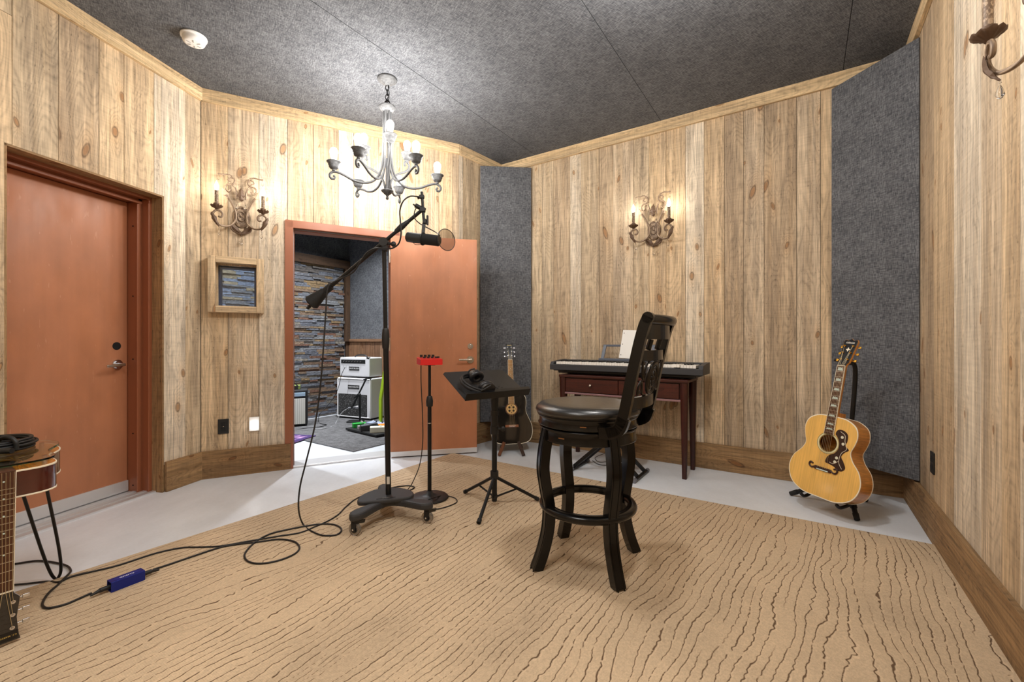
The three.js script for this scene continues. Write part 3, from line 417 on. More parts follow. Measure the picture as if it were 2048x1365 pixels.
// outlets and the lit step light
function outlet(w, s, y, label) {
  const o = thing('wall_outlet', label, 'outlet', w.at(s, y), w.th); part(o, 'cover_plate', rb(.074, .118, .007, .003, 0, 0, .0055), BLACK_PL);
  for (const k of [-1, 1]) { const r = part(o, 'receptacle', rb(.034, .029, .004, .0019, 0, k * .02, .0095), BLACK_RUB); part(r, 'slot', [bx(.0025, .009, .001, -.007, k * .02 + .003, .012), bx(.0025, .009, .001, .007, k * .02 + .003, .012)], DARK); } part(o, 'screw', discZ(.0028, .002, 0, 0, .0095, 12), CHROME);
}
outlet(WB, WB.s(447), .40, 'black outlet beside the lit white plate near the doorway'); outlet(WD, WD.s(1867.5), .415, 'black outlet on planks just past the grey corner panel');
{ const o = thing('step_light', 'white wall plate with small glowing light window', 'light', WB.at(WB.s(508.5), .402), WB.th); part(o, 'cover_plate', rb(.072, .115, .008, .003, 0, 0, .006), WHITE_PL); const LW = part(o, 'light_window', rb(.034, .042, .004, .0015, .003, -.008, .0105), std({ color: hex('#ffffff'), emissive: hex('#ffffff'), emissiveIntensity: 2.2 })); part(LW, 'louvre', [-.008, 0, .008].map((y) => bx(.034, .0018, .003, .003, y - .008, .0125)), WHITE_PL); lamp(o, V(.003, -.008, .025), .012, LAMP_WHITE, .5); }
// ---------- bar stool ----------
const LACQ = phys({ color: hex('#0b0a09'), roughness: .26, specularIntensity: .5, clearcoat: .25, clearcoatRoughness: .1 }), RUBBED = std({ color: hex('#7d5229'), roughness: .5 });
{
  const o = thing('bar_stool', 'black swivel bar stool with round padded leather seat and scrollwork back', 'stool', P(.368, 2.13, .0125), 0);
  const footA = Math.atan2(.09, -.254);                                    // plan angle of the first leg (x right, z towards the viewer)
  // legs: sabre curve swept with a square section
  const prof = [[.208, .655], [.228, .56], [.236, .47], [.222, .37], [.206, .28], [.212, .18], [.238, .08], [.27, .0]];
  for (let k = 0; k < 4; k++) {
    const g = strap(prof.map(([r, y]) => V(r, y, 0)), .05, .046), lines = [-1, 1].map((s) => strap(prof.map(([r, y]) => V(r + .0225, y, s * .016)), .004, .006));
    const leg = part(o, 'leg', join([g, ...lines]).rotateY(-(footA + k * PI / 2)), LACQ); void leg;
  }
  part(o, 'foot_ring', lathe([[.19, .262], [.205, .255], [.222, .258], [.232, .268], [.235, .28], [.228, .292], [.21, .297], [.19, .293], [.19, .262]], 56), LACQ);
  part(o, 'apron_ring', lathe([[.0, .60], [.222, .6], [.232, .603], [.234, .608], [.229, .612], [.228, .65], [.232, .654], [.234, .66], [.228, .664], [0, .664]], 64), LACQ);
  const ring = part(o, 'swivel_ring', lathe([[.0, .666], [.228, .666], [.238, .67], [.24, .676], [.234, .682], [.233, .706], [.24, .712], [.242, .718], [.236, .722], [0, .722]], 64), LACQ); part(ring, 'rubbed_edge', bx(.028, .005, .0016, 0, .69, .2335).rotateY(-.25), RUBBED, 'patch rubbed through to brown wood'); part(ring, 'rubbed_edge', bx(.03, .005, .0016, 0, .63, .2285).rotateY(-.7), RUBBED, 'patch rubbed through to brown wood');
  const LEATHER = phys({ color: hex('#141210'), roughness: .34, clearcoat: .5, clearcoatRoughness: .25, bumpMap: texture(256, 256, (i, j, q) => { const v = 255 * nP(i / 3, j / 3, 85, 85); q[0] = q[1] = q[2] = v; }, false), bumpScale: .0004 });
  const seat = part(o, 'seat', lathe([[0, .72], [.235, .72], [.247, .727], [.252, .738], [.248, .752], [.23, .766], [.2, .773], [.14, .777], [.06, .778], [0, .778]], 64), LEATHER); part(seat, 'piping', new THREE.TorusGeometry(.243, .0035, 8, 64).rotateX(PI / 2).translate(0, .7245, 0), LACQ);
  // back: built with +x pointing backwards, then turned
  const B = sub(o, 'backrest'); B.rotation.y = Math.atan2(.55, .83) * -1; // plan backward direction (.83, -.55) -> world (.83, +.55)
  const side = [[.175, .672], [.215, .69], [.243, .74], [.258, .80], [.278, .90], [.3, 1.0], [.322, 1.09], [.338, 1.14], [.352, 1.168]];
  for (const k of [-1, 1]) { const z = k * .185; part(B, 'stile', [strap(side.map(([x, y]) => V(x, y, z)), .03, .044), strap([[.14, .668], [.19, .672], [.228, .69], [.25, .74]].map(([x, y]) => V(x, y, z)), .03, .05), bar(V(.35, 1.163, z - .015), V(.35, 1.163, z + .015), .024)], LACQ); }
  const bow = (x, y, h, t, deep = .035) => { const n = 14, g = []; for (let i = 0; i < n; i++) { const a = -1 + 2 * i / n, b = a + 2 / n, za = a * .172, zb = b * .172, xa = x + deep * (1 - a * a), xb = x + deep * (1 - b * b), m = bx(t, h, Math.hypot(zb - za, xb - xa) + .001); m.rotateY(Math.atan2(xb - xa, zb - za)); m.translate((xa + xb) / 2, y, (za + zb) / 2); g.push(m); } return join(g); };
  const bowTube = (x, y, r, deep = .035) => tube([-1, -.6, -.2, .2, .6, 1].map((a) => V(x + deep * (1 - a * a), y, a * .18)), r, 40, 12);
  part(B, 'top_rail', [bow(.332, 1.112, .075, .018), bowTube(.35, 1.158, .021)], LACQ); part(B, 'middle_rail', bow(.302, 1.005, .045, .018), LACQ); part(B, 'lower_rail', bow(.256, .80, .05, .02), LACQ);
  const px = (y) => mix(.262, .3, (y - .8) / .2) + .03, SCR = phys({ color: hex('#2b2724'), roughness: .3, metalness: .55 });
  const ringAt = (y, z, r, t) => { const g = new THREE.TorusGeometry(r, t, 8, 30).rotateY(PI / 2); g.rotateZ(-.19); return g.translate(px(y), y, z); };
  part(B, 'medallion', [ringAt(.902, 0, .068, .009), ringAt(.902, 0, .04, .006), ball(.014, V(px(.902), .902, 0)), ...[0, 1, 2, 3, 4, 5].map((i) => { const a = i * PI / 3; return bar(V(px(.902 + .012 * Math.sin(a)), .902 + .012 * Math.sin(a), .012 * Math.cos(a)), V(px(.902 + .06 * Math.sin(a)), .902 + .06 * Math.sin(a), .06 * Math.cos(a)), .004); })], SCR, 'openwork metal medallion');
  for (const k of [-1, 1]) part(B, 'scroll', capped([[.985, .03], [.975, .075], [.935, .1], [.902, .085], [.91, .112], [.95, .135], [.98, .15], [.97, .125]].map(([y, z]) => V(px(y) - .01, y, k * z)), .006, 60, 7), SCR), part(B, 'scroll', capped([[.825, .03], [.84, .08], [.875, .1], [.895, .12], [.87, .145], [.84, .14], [.85, .115]].map(([y, z]) => V(px(y) - .01, y, k * z)), .006, 60, 7), SCR);
  for (const z of [-.07, .07]) part(B, 'spindle', bar(V(.314, 1.03, z), V(.328, 1.075, z), .012), LACQ);
}
// ---------- small helpers for stands ----------
const CAR = .0125;                                                        // height of the carpet surface
// ---------- music stand ----------
{
  const c = P(-.114, 2.83, CAR), o = thing('music_stand', 'black folding music stand with tilted desk holding headphones', 'music stand', c), W2 = (x, d, y) => P(x, d, y).sub(c);
  const hub = V(0, .19, 0);
  for (const [x, d] of [[-.194, 2.53], [-.33, 3.05], [.176, 2.906]]) { const f = W2(x, d, CAR + .012), v = f.clone().sub(hub); const L = part(o, 'leg', bar(hub.clone().addScaledVector(v, .07), f, .0105), BLACK_MT); part(L, 'rubber_foot', bar(hub.clone().addScaledVector(v, .93), f, .0135), BLACK_RUB); part(L, 'brace', beam(V(0, .055, 0), hub.clone().addScaledVector(v, .52), .012, .005), BLACK_MT); }
  part(o, 'hub', disc(.026, .05, 0, .2, 0, 20), BLACK_PL); part(o, 'brace_collar', disc(.02, .02, 0, .06, 0, 20), BLACK_PL); part(o, 'lower_pole', bar(V(0, .03, 0), V(0, .5, 0), .0172), BLACK_MT); part(o, 'upper_pole', bar(V(0, .45, 0), V(0, .68, 0), .0145), BLACK_MT);
  part(o, 'clamp', [disc(.0265, .05, 0, .49, 0, 20), disc(.023, .1, 0, .55, 0, 20), disc(.026, .03, 0, .6, 0, 20), bar(V(0, .5, 0), V(.05, .5, .01), .007), ball(.016, V(.055, .5, .012), 1, 1, .6)], BLACK_PL);
  const lipC = W2(-.083, 2.67, .735), topC = W2(-.256, 2.9, .88), right = V(.80, 0, -.6), up = topC.clone().sub(lipC), len = up.length(); up.normalize(); const nrm = right.clone().cross(up).normalize(); if (nrm.y < 0) nrm.negate();
  const basis = new THREE.Matrix4().makeBasis(right, up, right.clone().cross(up)).setPosition(lipC), flip = right.clone().cross(up).y > 0 ? 1 : -1;
  const D = (g) => g.applyMatrix4(basis); const nD2 = noise2(660);
  const DESK = std({ roughness: .42, metalness: .1, map: texture(256, 256, (i, j, q) => { const m = nD2.fbm(i / 32, j / 32, 8, 8, 4), v = 40 + 26 * (m - .5); q[0] = v; q[1] = v; q[2] = v * 1.03; }) });
  const sh = poly([[-.235, 0], [.235, 0], [.235, len - .02], [.215, len], [-.215, len], [-.235, len - .02]]); const holes = [[.06, .1], [.075, .115], [.09, .1]];
  for (const [x, y] of holes) { const h = new THREE.Path(); h.absarc(x, y, .004, 0, PI * 2); sh.holes.push(h); }
  part(o, 'desk', D(plate(sh, .004, .0008, 6).translate(0, 0, -.002)), DESK);
  part(o, 'desk_lip', D(join([rb(.475, .004, .045, .0015, 0, 0, flip * .02), rb(.475, .03, .004, .0015, 0, .013, flip * .0425)])), BLACK_MT);
  part(o, 'desk_bracket', [D(rb(.07, .12, .018, .004, 0, .15, -flip * .014)), bar(V(0, .61, 0), V(0, .7, 0), .022, .028), bar(V(0, .69, 0), lipC.clone().addScaledVector(up, .13), .022), D(rb(.05, .05, .03, .006, 0, .12, -flip * .02))], BLACK_PL);
  // headphones resting on the desk
  const HP = thing('headphones', 'black over ear headphones lying on the music stand desk', 'headphones', c); const grow = new THREE.Matrix4().makeTranslation(-.1, .11, 0).multiply(new THREE.Matrix4().makeScale(1.18, 1.12, 1.1)).multiply(new THREE.Matrix4().makeTranslation(.1, -.11, 0)), D2 = (g) => g.applyMatrix4(grow).applyMatrix4(basis), z = flip;
  const pad = std({ color: hex('#17171a'), roughness: .6 }), shell = std({ color: hex('#202125'), roughness: .35 });
  const cx = -.1, cy = .11; const band = []; for (let i = 0; i <= 16; i++) { const a = PI * (.02 + .96 * i / 16); band.push(V(cx - .075 * Math.sin(a) * 1.15, cy + .085 * Math.cos(a), z * (.03 + .012 * Math.sin(a)))); }
  part(HP, 'headband', [D2(tube(band, .011, 60, 10).scale(1, 1, 1)), D2(tube(band.map((p) => p.clone().setZ(p.z + z * .014)), .006, 60, 8))], pad);
  for (const k of [-1, 1]) { const e = part(HP, 'ear_cup', D2(join([new THREE.CylinderGeometry(.037, .041, .02, 28).scale(1, 1, .85).translate(cx + .02, cy + k * .072, z * .046), new THREE.TorusGeometry(.027, .014, 10, 26).rotateX(PI / 2).scale(1.1, 1, .9).translate(cx + .02, cy + k * .053, z * .046)])), shell); part(e, 'yoke', D2(tube([V(cx - .03, cy + k * .085, z * .04), V(cx - .005, cy + k * .095, z * .066), V(cx + .02, cy + k * .09, z * .078)], .004)), BLACK_PL); }
  const hc = [[cx + .03, cy + .09, .03], [cx + .06, cy + .11, .008], [cx + .1, cy + .06, .006], [cx + .125, cy - .02, .006], [cx + .14, cy - .075, .008]].map(([x, y, q]) => V(x, y, z * q)); part(HP, 'cord', D2(tube(hc, .0022, 40, 6)), CABLE);
}
// ---------- keyboard table ----------
const DARKWOOD = woodMat(woodB, '#5e2b22', .42, .0004), DARKWOOD2 = woodMat(woodA, '#4a211b', .4, .0004);
const TBL = frame([.434, 3.995], [1.357, 3.375]);                           // front edge of the table, left to right
{
  const o = thing('console_table', 'dark cherry console table with two drawers under the digital piano', 'table', TBL.origin(), TBL.th), L = TBL.L, D = .36, H = .775, dw = (g, k = 0) => meter(g, WOOD_W, WOOD_L, k, k * .7, true);
  part(o, 'tabletop', dw(rb(L + .01, .022, D + .01, .004, L / 2, H - .011, -D / 2)), DARKWOOD); part(o, 'apron', [dw(span(.05, L - .05, H - .16, H - .022, -D + .02, -.025)), ], DARKWOOD2);
  for (const [x, z] of [[.028, -.03], [L - .028, -.03], [.028, -D + .03], [L - .028, -D + .03]]) { const g = new THREE.CylinderGeometry(.039, .022, H - .022, 4, 1).rotateY(PI / 4).translate(x, (H - .022) / 2, z); const p = g.attributes.position; void p; part(o, 'leg', meter(g.toNonIndexed(), WOOD_W, WOOD_L, x, z), DARKWOOD2); }
  for (const k of [0, 1]) { const x0 = .06 + k * (L - .12) / 2, x1 = x0 + (L - .12) / 2 - .006, dr = part(o, 'drawer', dw(rb(x1 - x0, .118, .02, .003, (x0 + x1) / 2, H - .092, -.018), .3 + k * .4), DARKWOOD); part(dr, 'knob', lathe([[0, 0], [.005, 0], [.005, .01], [.011, .014], [.012, .02], [.008, .025], [0, .026]], 20).rotateX(PI / 2).translate((x0 + x1) / 2, H - .087, -.009), NICKEL, 'small nickel knob'); }
  part(o, 'drawer_rail', rb(L - .1, .016, .03, .003, L / 2, H - .165, -.02), std({ color: hex('#8f6d70'), roughness: .25 }));  // pale mauve colour stands for the reflection along the rail
}
// ---------- digital piano ----------
{
  const H = .775, L = 1.33, o = thing('digital_piano', 'black digital piano with full row of keys on the console table', 'keyboard', TBL.at(TBL.L / 2 - .0, H, -.03), TBL.th); const x0 = -L / 2, D = .29, CASE = std({ color: hex('#34363a'), roughness: .5 });
  const side = poly([[0, .055], [.0, .1], [-.02, .125], [-.2, .14], [-D, .142], [-D, .05]]);
  part(o, 'front_rail', rb(L, .05, .03, .004, 0, .064, -.0), CASE); part(o, 'bottom_case', [rb(L - .03, .05, D - .02, .008, 0, .055, -D / 2 - .01), rb(L - .12, .03, D - .06, .01, 0, .025, -D / 2 - .0)], BLACK_PL);
  for (const x of [x0, L / 2 - .035]) part(o, 'end_block', plate(side, .035, .003).rotateY(-PI / 2).translate(x + .035, -.012, .012), CASE);
  part(o, 'rear_panel', rb(L - .06, .05, .1, .006, 0, .102, -D + .05), CASE); part(o, 'foot', [-.5, .5].flatMap((x) => [-.06, -.2].map((z) => disc(.016, .012, x, .006, z, 16))), BLACK_RUB); part(o, 'key_bed', span(x0 + .03, L / 2 - .03, .06, .088, -.2, -.015), DARK);
  const kw = (L - .11) / 52, WK = std({ color: hex('#f1efe9'), roughness: .3 }), BK = std({ color: hex('#101012'), roughness: .35 }), wg = rb(kw - .0012, .024, .145, .0015, 0, 0, 0, 1), bg = rb(.0095, .014, .092, .002, 0, 0, 0, 1);
  for (let i = 0; i < 52; i++) { const x = -L / 2 + .055 + kw * (i + .5); const m = part(o, numbered('white_key'), wg, WK); m.position.set(x, .103, -.082); if (![1, 4].includes(i % 7) && i < 51) { const b = part(o, numbered('black_key'), bg, BK); b.position.set(x + kw / 2, .119, -.106); } }
  const m0 = o.children.filter((c) => c.name.startsWith('white_key')); m0[45].position.z += .018; m0[45].position.y += .004; m0[46].position.z += .018; m0[46].position.y += .004;
  // music rest
  const RG = std({ color: hex('#5a6270'), roughness: .4 }), rest = part(o, 'music_rest', [rb(.5, .02, .04, .004, -.02, .136, -.215), ...[[-.245, .0], [.205, .0]].map(([x]) => beam(V(x, .14, -.225), V(x + .012, .27, -.27), .03, .012, .003)), beam(V(-.25, .262, -.268), V(.235, .262, -.268), .02, .012, .003)], RG); void rest;
}
{ // loose sheets on the music rest
  const o = solo('sheet_music', (() => { const g = rb(.2, .265, .004, .0015, 0, .1325, 0); return g.rotateX(-.3).rotateZ(-.05); })(), std({ color: hex('#e9e9e6'), roughness: .7 }), 'white punched sheet leaning on the piano music rest', 'paper'); o.position.copy(TBL.at(TBL.L / 2 + .02, .775 + .148, -.235)); o.rotation.y = TBL.th;
  for (const y of [.03, .13, .235]) { const h = part(o, 'punch_hole', discZ(.004, .001, -.085, y, .0028, 12).rotateX(-.3).rotateZ(-.05), DARK); void h; }
}
{ // folding bench
  const c = P(.80, 3.60, 0), o = thing('keyboard_bench', 'black folding bench with padded seat tucked under the console table', 'bench', c, TBL.th);
  part(o, 'seat_pad', rb(.58, .08, .29, .03, .0, .5, 0, 4), std({ color: hex('#1d1a19'), roughness: .55 }));
  for (const z of [-.11, .11]) { const z2 = z + (z > 0 ? -.022 : .022); part(o, 'cross_leg', beam(V(-.265, .03, z), V(.2, .455, z), .03, .018, .004), BLACK_MT); part(o, 'cross_leg', beam(V(.265, .03, z2), V(-.2, .455, z2), .03, .018, .004), BLACK_MT); }
  for (const x of [-.265, .265]) { const f = part(o, 'foot_bar', bar(V(x, .0155, -.165), V(x, .0155, .165), .0145), BLACK_MT); for (const s of [-1, 1]) part(f, 'end_cap', bar(V(x, .0165, s * .14), V(x, .0165, s * .178), .0165), std({ color: hex('#6d6e74'), roughness: .6 }), 'grey rubber end cap'); }
  part(o, 'pivot', bar(V(-.015, .262, -.13), V(-.015, .262, .13), .012), CHROME);
}
solo('power_cord', tube([[1205, 893], [1212, 905], [1190, 917], [1200, 925], [1222, 921], [1215, 910], [1240, 915], [1262, 922], [1240, 932], [1200, 930], [1185, 922]].map(([x, y], i) => fl(x, y, .006 + (i % 3) * .003)), .0028, 120, 6), CABLE, 'thin tangled black cord on floor beneath the table', 'cord');
// ---------- guitars ----------
const JUMBO = [[0, 0], [.11, .006], [.185, .05], [.216, .13], [.2, .205], [.152, .268], [.136, .31], [.15, .36], [.158, .41], [.142, .462], [.09, .496], [.04, .503]];
const DREAD = [[0, 0], [.1, .003], [.17, .03], [.2, .10], [.195, .18], [.166, .25], [.146, .30], [.142, .34], [.148, .40], [.138, .455], [.10, .49], [.04, .5]];
const ring2 = (half) => [...half, ...half.slice(1).reverse().map(([x, y]) => [-x, y])];
const scaled = (pts, k, dy = .0) => { const cy = .24; return pts.map(([x, y]) => [x * k, (y - cy) * k + cy + dy]); };
function ringShape(pts, k) { const s = spline(pts); const inner = spline(scaled(pts, k)); s.holes.push(new THREE.Path(inner.getPoints().reverse())); return s; }
const nG2 = noise2(1234);
const spruce = texture(512, 256, (i, j, o) => { const x = i / 512, y = j / 256, g = nG2(x * 160, y * 3, 160, 3), b = nG2.fbm(x * 8, y * 4, 8, 4, 3); const v = 1 + (g - .5) * .1 + (b - .5) * .12; o[0] = 236 * v; o[1] = 186 * v; o[2] = 98 * v; });
const flame = texture(256, 512, (i, j, o) => { const x = i / 256, y = j / 512, g = nG2(x * 6, y * 70, 6, 70), b = nG2.fbm(x * 9, y * 5, 9, 5, 3); const v = 1 + (g - .5) * .22 + (b - .5) * .16; o[0] = 196 * v; o[1] = 132 * v; o[2] = 58 * v; });
const SPRUCE = phys({ map: spruce, roughness: .3, clearcoat: .7, clearcoatRoughness: .1 }), FLAME_MAPLE = phys({ map: flame, roughness: .3, clearcoat: .8, clearcoatRoughness: .08 });
const GLOSSBLACK = phys({ color: hex('#0b0b0c'), roughness: .16, clearcoat: 1, clearcoatRoughness: .05 }), ROSEWOOD = woodMat(woodB, '#6d4530', .5, .0003), MAPLEBOARD = woodMat(woodA, '#e6bd84', .5, .0003), PEARL = phys({ color: hex('#cfe0d8'), roughness: .2, iridescence: .6, clearcoat: .5 }), TORT = phys({ color: hex('#2a0f0a'), roughness: .2, clearcoat: .8 }), STRING = std({ color: hex('#d6c7a6'), roughness: .3, metalness: .9 });
const uvFit = (g, w, h) => meter(g, w, h, .5, 0);
function logo(text, w, h, color, bg, font = 'italic bold 60px serif', flip = false) { return canvasTex(512, Math.max(64, Math.round(512 * h / w)), (c, W, H) => { if (bg) { c.fillStyle = bg; c.fillRect(0, 0, W, H); } if (flip) { c.translate(W, H); c.rotate(PI); } c.fillStyle = color; c.font = font; c.textAlign = 'center'; c.textBaseline = 'middle'; c.fillText(text, W / 2, H / 2); }); }
function guitarNeck(o, { top, nutY, startY, zTop, board, head, tuner, inlay, bind, headShape, nutW = .022, endW = .028, neckMat, frets = 20, soundY, bridgeY, strings = true }) {
  const wAt = (y) => mix(endW, nutW, (y - startY) / (nutY - startY));
  const nk = [[-endW * .95, top - .01], [-nutW, nutY], [nutW, nutY], [endW * .95, top - .01]];
  part(o, 'neck', [plate(poly(nk), .022, .004).translate(0, 0, zTop - .018), plate(poly([[-.028, top - .09], [-.026, top + .03], [.026, top + .03], [.028, top - .09]]), .06, .006).translate(0, 0, zTop - .08)], neckMat);
  const fb = part(o, 'fretboard', meter(plate(poly([[-endW, startY], [-nutW, nutY], [nutW, nutY], [endW, startY]]), .007, .0008).translate(0, 0, zTop + .002), WOOD_W, WOOD_L, .2, .1), board);
  const SC = nutY - bridgeY, fr = []; for (let k = 1; k <= frets; k++) { const y = nutY - SC * (1 - Math.pow(2, -k / 12)); if (y > startY + .003) fr.push(bx(wAt(y) * 2, .0022, .0016, 0, y, zTop + .0098)); } part(fb, 'frets', fr, NICKEL).userData.kind = 'stuff';
  if (bind) part(fb, 'binding', [-1, 1].map((s) => beam(V(s * (endW + .0006), startY, zTop + .0055), V(s * (nutW + .0006), nutY, zTop + .0055), .0022, .008, .0008)), IVORY);
  for (const k of inlay.frets) { const y0 = nutY - SC * (1 - Math.pow(2, -(k - 1) / 12)), y1 = nutY - SC * (1 - Math.pow(2, -k / 12)), y = (y0 + y1) / 2; if (y < startY + .004) continue; const w = wAt(y), h = (y0 - y1) * .62; part(fb, 'inlay', inlay.crown ? plate(poly([[-w * .72, y - h / 2], [w * .72, y - h / 2], [w * .5, y + h / 2], [w * .18, y + h * .18], [0, y + h / 2], [-w * .18, y + h * .18], [-w * .5, y + h / 2]]), .0014).translate(0, 0, zTop + .0084) : discZ(.0035, .0012, 0, y, zTop + .009, 14), PEARL); }
  part(fb, 'nut', rb(nutW * 2, .005, .009, .001, 0, nutY + .002, zTop + .006), IVORY);
  // headstock, tilted back
  const H = sub(o, 'headstock'); H.position.set(0, nutY, zTop); H.rotation.x = -.24; part(H, 'headstock_plate', plate(spline2(headShape), .014, .0015).translate(0, 0, -.014), head); const last = headShape.length;
  void last; const tn = []; for (let k = 0; k < 6; k++) { const s = k < 3 ? -1 : 1, y = .045 + (k % 3) * .045, x = s * (tuner.x - (k % 3) * (tuner.splay || 0) * -1); tn.push([x, y, s]); const t = part(H, 'tuner', [discZ(.0055, .004, x, y, .002, 16), discZ(.003, .012, x, y, .006, 12), bar(V(x, y, -.018), V(s * (tuner.out - .008), y, -.018), .0026), rb(.014, .016, .008, .003, s * tuner.out, y, -.018), rb(.012, .016, .008, .002, x, y, -.018)], tuner.mat); void t; }
  if (strings) for (let k = 0; k < 6; k++) { const f = (k - 2.5) / 2.5, t = tn[k < 3 ? 2 - k === 2 ? 0 : k : 8 - k], a = V(f * endW * .92, bridgeY, zTop + .012), b = V(f * nutW * .84, nutY + .002, zTop + .0125), kk = k < 3 ? k : 5 - k; const tt = tn[k < 3 ? kk : 3 + kk], p = V(tt[0], tt[1], .007).applyAxisAngle(V(1, 0, 0), -.24).add(V(0, nutY, zTop)); void t; part(o, 'string', [bar(a, b, .00075, .00075, 5), bar(b, p, .00075, .00075, 5)], STRING); }
  return H;
}
function spline2(pts) { return poly(pts); }
function guitarBody(o, half, depth, m, { hole = .05, holeY = .35, bindMat = IVORY }) {
  const pts = ring2(half), z = depth / 2;
  const top = spline(scaled(pts, .985)); if (hole) { const h = new THREE.Path(); h.absarc(0, holeY, hole, 0, PI * 2); top.holes.push(h); }
  const T = part(o, 'top', uvFit(plate(top, .004, .0008), .43, .503).translate(0, 0, z - .004), m.top);
  const S = part(o, 'sides', meter(plate(ringShape(pts, .965), depth - .008).translate(0, 0, -z + .004), .3, .3), m.side);
  part(o, 'back', meter(plate(spline(scaled(pts, .985)), .004, .001).translate(0, 0, -z), .3, .3), m.side);
  for (const zz of [z - .0065, -z + .0005]) part(S, 'binding', plate(ringShape(scaled(pts, 1.006), .972), .006, .001).translate(0, 0, zz), bindMat, 'cream edge binding');
  return T;
}
{ // blond jumbo on its stand
  const n = [-.94, .34], c = P(1.932, 2.70, .112), o = thing('acoustic_guitar', 'blond jumbo acoustic guitar with floral pickguard standing in corner', 'guitar', c);
  const lean = .19; o.rotation.order = 'YXZ'; o.rotation.y = Math.atan2(n[0], n[1]); o.rotation.x = -lean; o.rotation.z = -.05;
  const D = .115, z = D / 2, T = guitarBody(o, JUMBO, D, { top: SPRUCE, side: FLAME_MAPLE }, { hole: .05, holeY: .335 });
  part(T, 'rosette', [new THREE.RingGeometry(.053, .064, 40).translate(0, .335, z + .0006)], std({ color: hex('#d9cfa0'), roughness: .4 })); part(T, 'rosette_line', [new THREE.TorusGeometry(.052, .0012, 6, 40).translate(0, .335, z + .0006), new THREE.TorusGeometry(.0645, .001, 6, 40).translate(0, .335, z + .0006)], BLACK_PL);
  const pg = [[.045, .427], [.075, .432], [.104, .412], [.108, .372], [.102, .345], [.124, .325], [.102, .302], [.09, .276], [.106, .25], [.122, .215], [.11, .195], [.085, .19], [.06, .206], [.03, .214], [.004, .22], [.01, .25], [.022, .268], [.046, .284], [.063, .31], [.067, .335], [.061, .365], [.046, .388], [.036, .4]];
  const PG = part(T, 'pickguard', plate(spline(pg), .002, .0004).translate(0, 0, z), TORT, 'dark tortoise pickguard with pale flowers');
  for (const [x, y] of [[.077, .39], [.088, .352], [.066, .262], [.06, .236]]) part(PG, 'flower', [discZ(.0085, .001, x, y, z + .0022, 16), discZ(.004, .0014, x, y, z + .0024, 12)], std({ color: hex('#d9d6bf'), roughness: .4 }));
  part(PG, 'vine', [tube([V(.062, .422, z + .0022), V(.09, .405, z + .0022), V(.096, .37, z + .0022), V(.112, .326, z + .0022), V(.09, .3, z + .0022), V(.082, .27, z + .0022), V(.084, .235, z + .0022), V(.105, .205, z + .0022)], .0013, 50, 5), tube([V(.08, .245, z + .0022), V(.05, .222, z + .0022), V(.03, .226, z + .0022)], .0012, 16, 5)], IVORY);
  const BR = part(T, 'bridge', [rb(.1, .022, .009, .003, 0, .172, z + .004), ...[-1, 1].map((s) => capped([V(s * .048, .175, z + .004), V(s * .07, .166, z + .004), V(s * .084, .178, z + .004), V(s * .08, .196, z + .004), V(s * .066, .192, z + .004)], .0052, 30, 8))], std({ color: hex('#3a2018'), roughness: .4 }), 'moustache bridge'); part(BR, 'bridge_inlay', [bx(.07, .006, .001, 0, .166, z + .009)], PEARL); for (let k = 0; k < 6; k++) part(BR, 'bridge_pin', ball(.0028, V((k - 2.5) * .0105, .174, z + .0095)), BLACK_PL);
  const HS = [[-.021, 0], [-.021, .012], [-.031, .03], [-.04, .165], [-.034, .178], [-.014, .174], [0, .186], [.014, .174], [.034, .178], [.04, .165], [.031, .03], [.021, .012], [.021, 0]];
  const H = guitarNeck(o, { top: .5, nutY: .818, startY: .39, zTop: z + .001, board: ROSEWOOD, neckMat: FLAME_MAPLE, head: GLOSSBLACK, inlay: { frets: [1, 3, 5, 7, 9, 12, 15, 17], crown: true }, bind: true, tuner: { x: .019, splay: .003, out: .052, mat: GOLD }, headShape: HS, bridgeY: .178 });
  part(H, 'headstock_edge', plate(poly(HS.map(([x, y]) => [x * 1.05, y * 1.01])), .012).translate(0, 0, -.0155), FLAME_MAPLE); const lg = part(H, 'logo', new THREE.PlaneGeometry(.056, .018).translate(0, .158, .0006), std({ map: logo('Gibson', .056, .018, '#f4f0e6', '#0b0b0c', 'italic bold 130px serif'), roughness: .3 })); void lg; part(H, 'crest', [new THREE.CircleGeometry(.006, 6).translate(0, .112, .0006), ...[0, 1, 2, 3].map((k) => new THREE.CircleGeometry(.004, 8).translate(.007 * Math.cos(k * PI / 2), .112 + .009 * Math.sin(k * PI / 2), .0006))], IVORY);
}
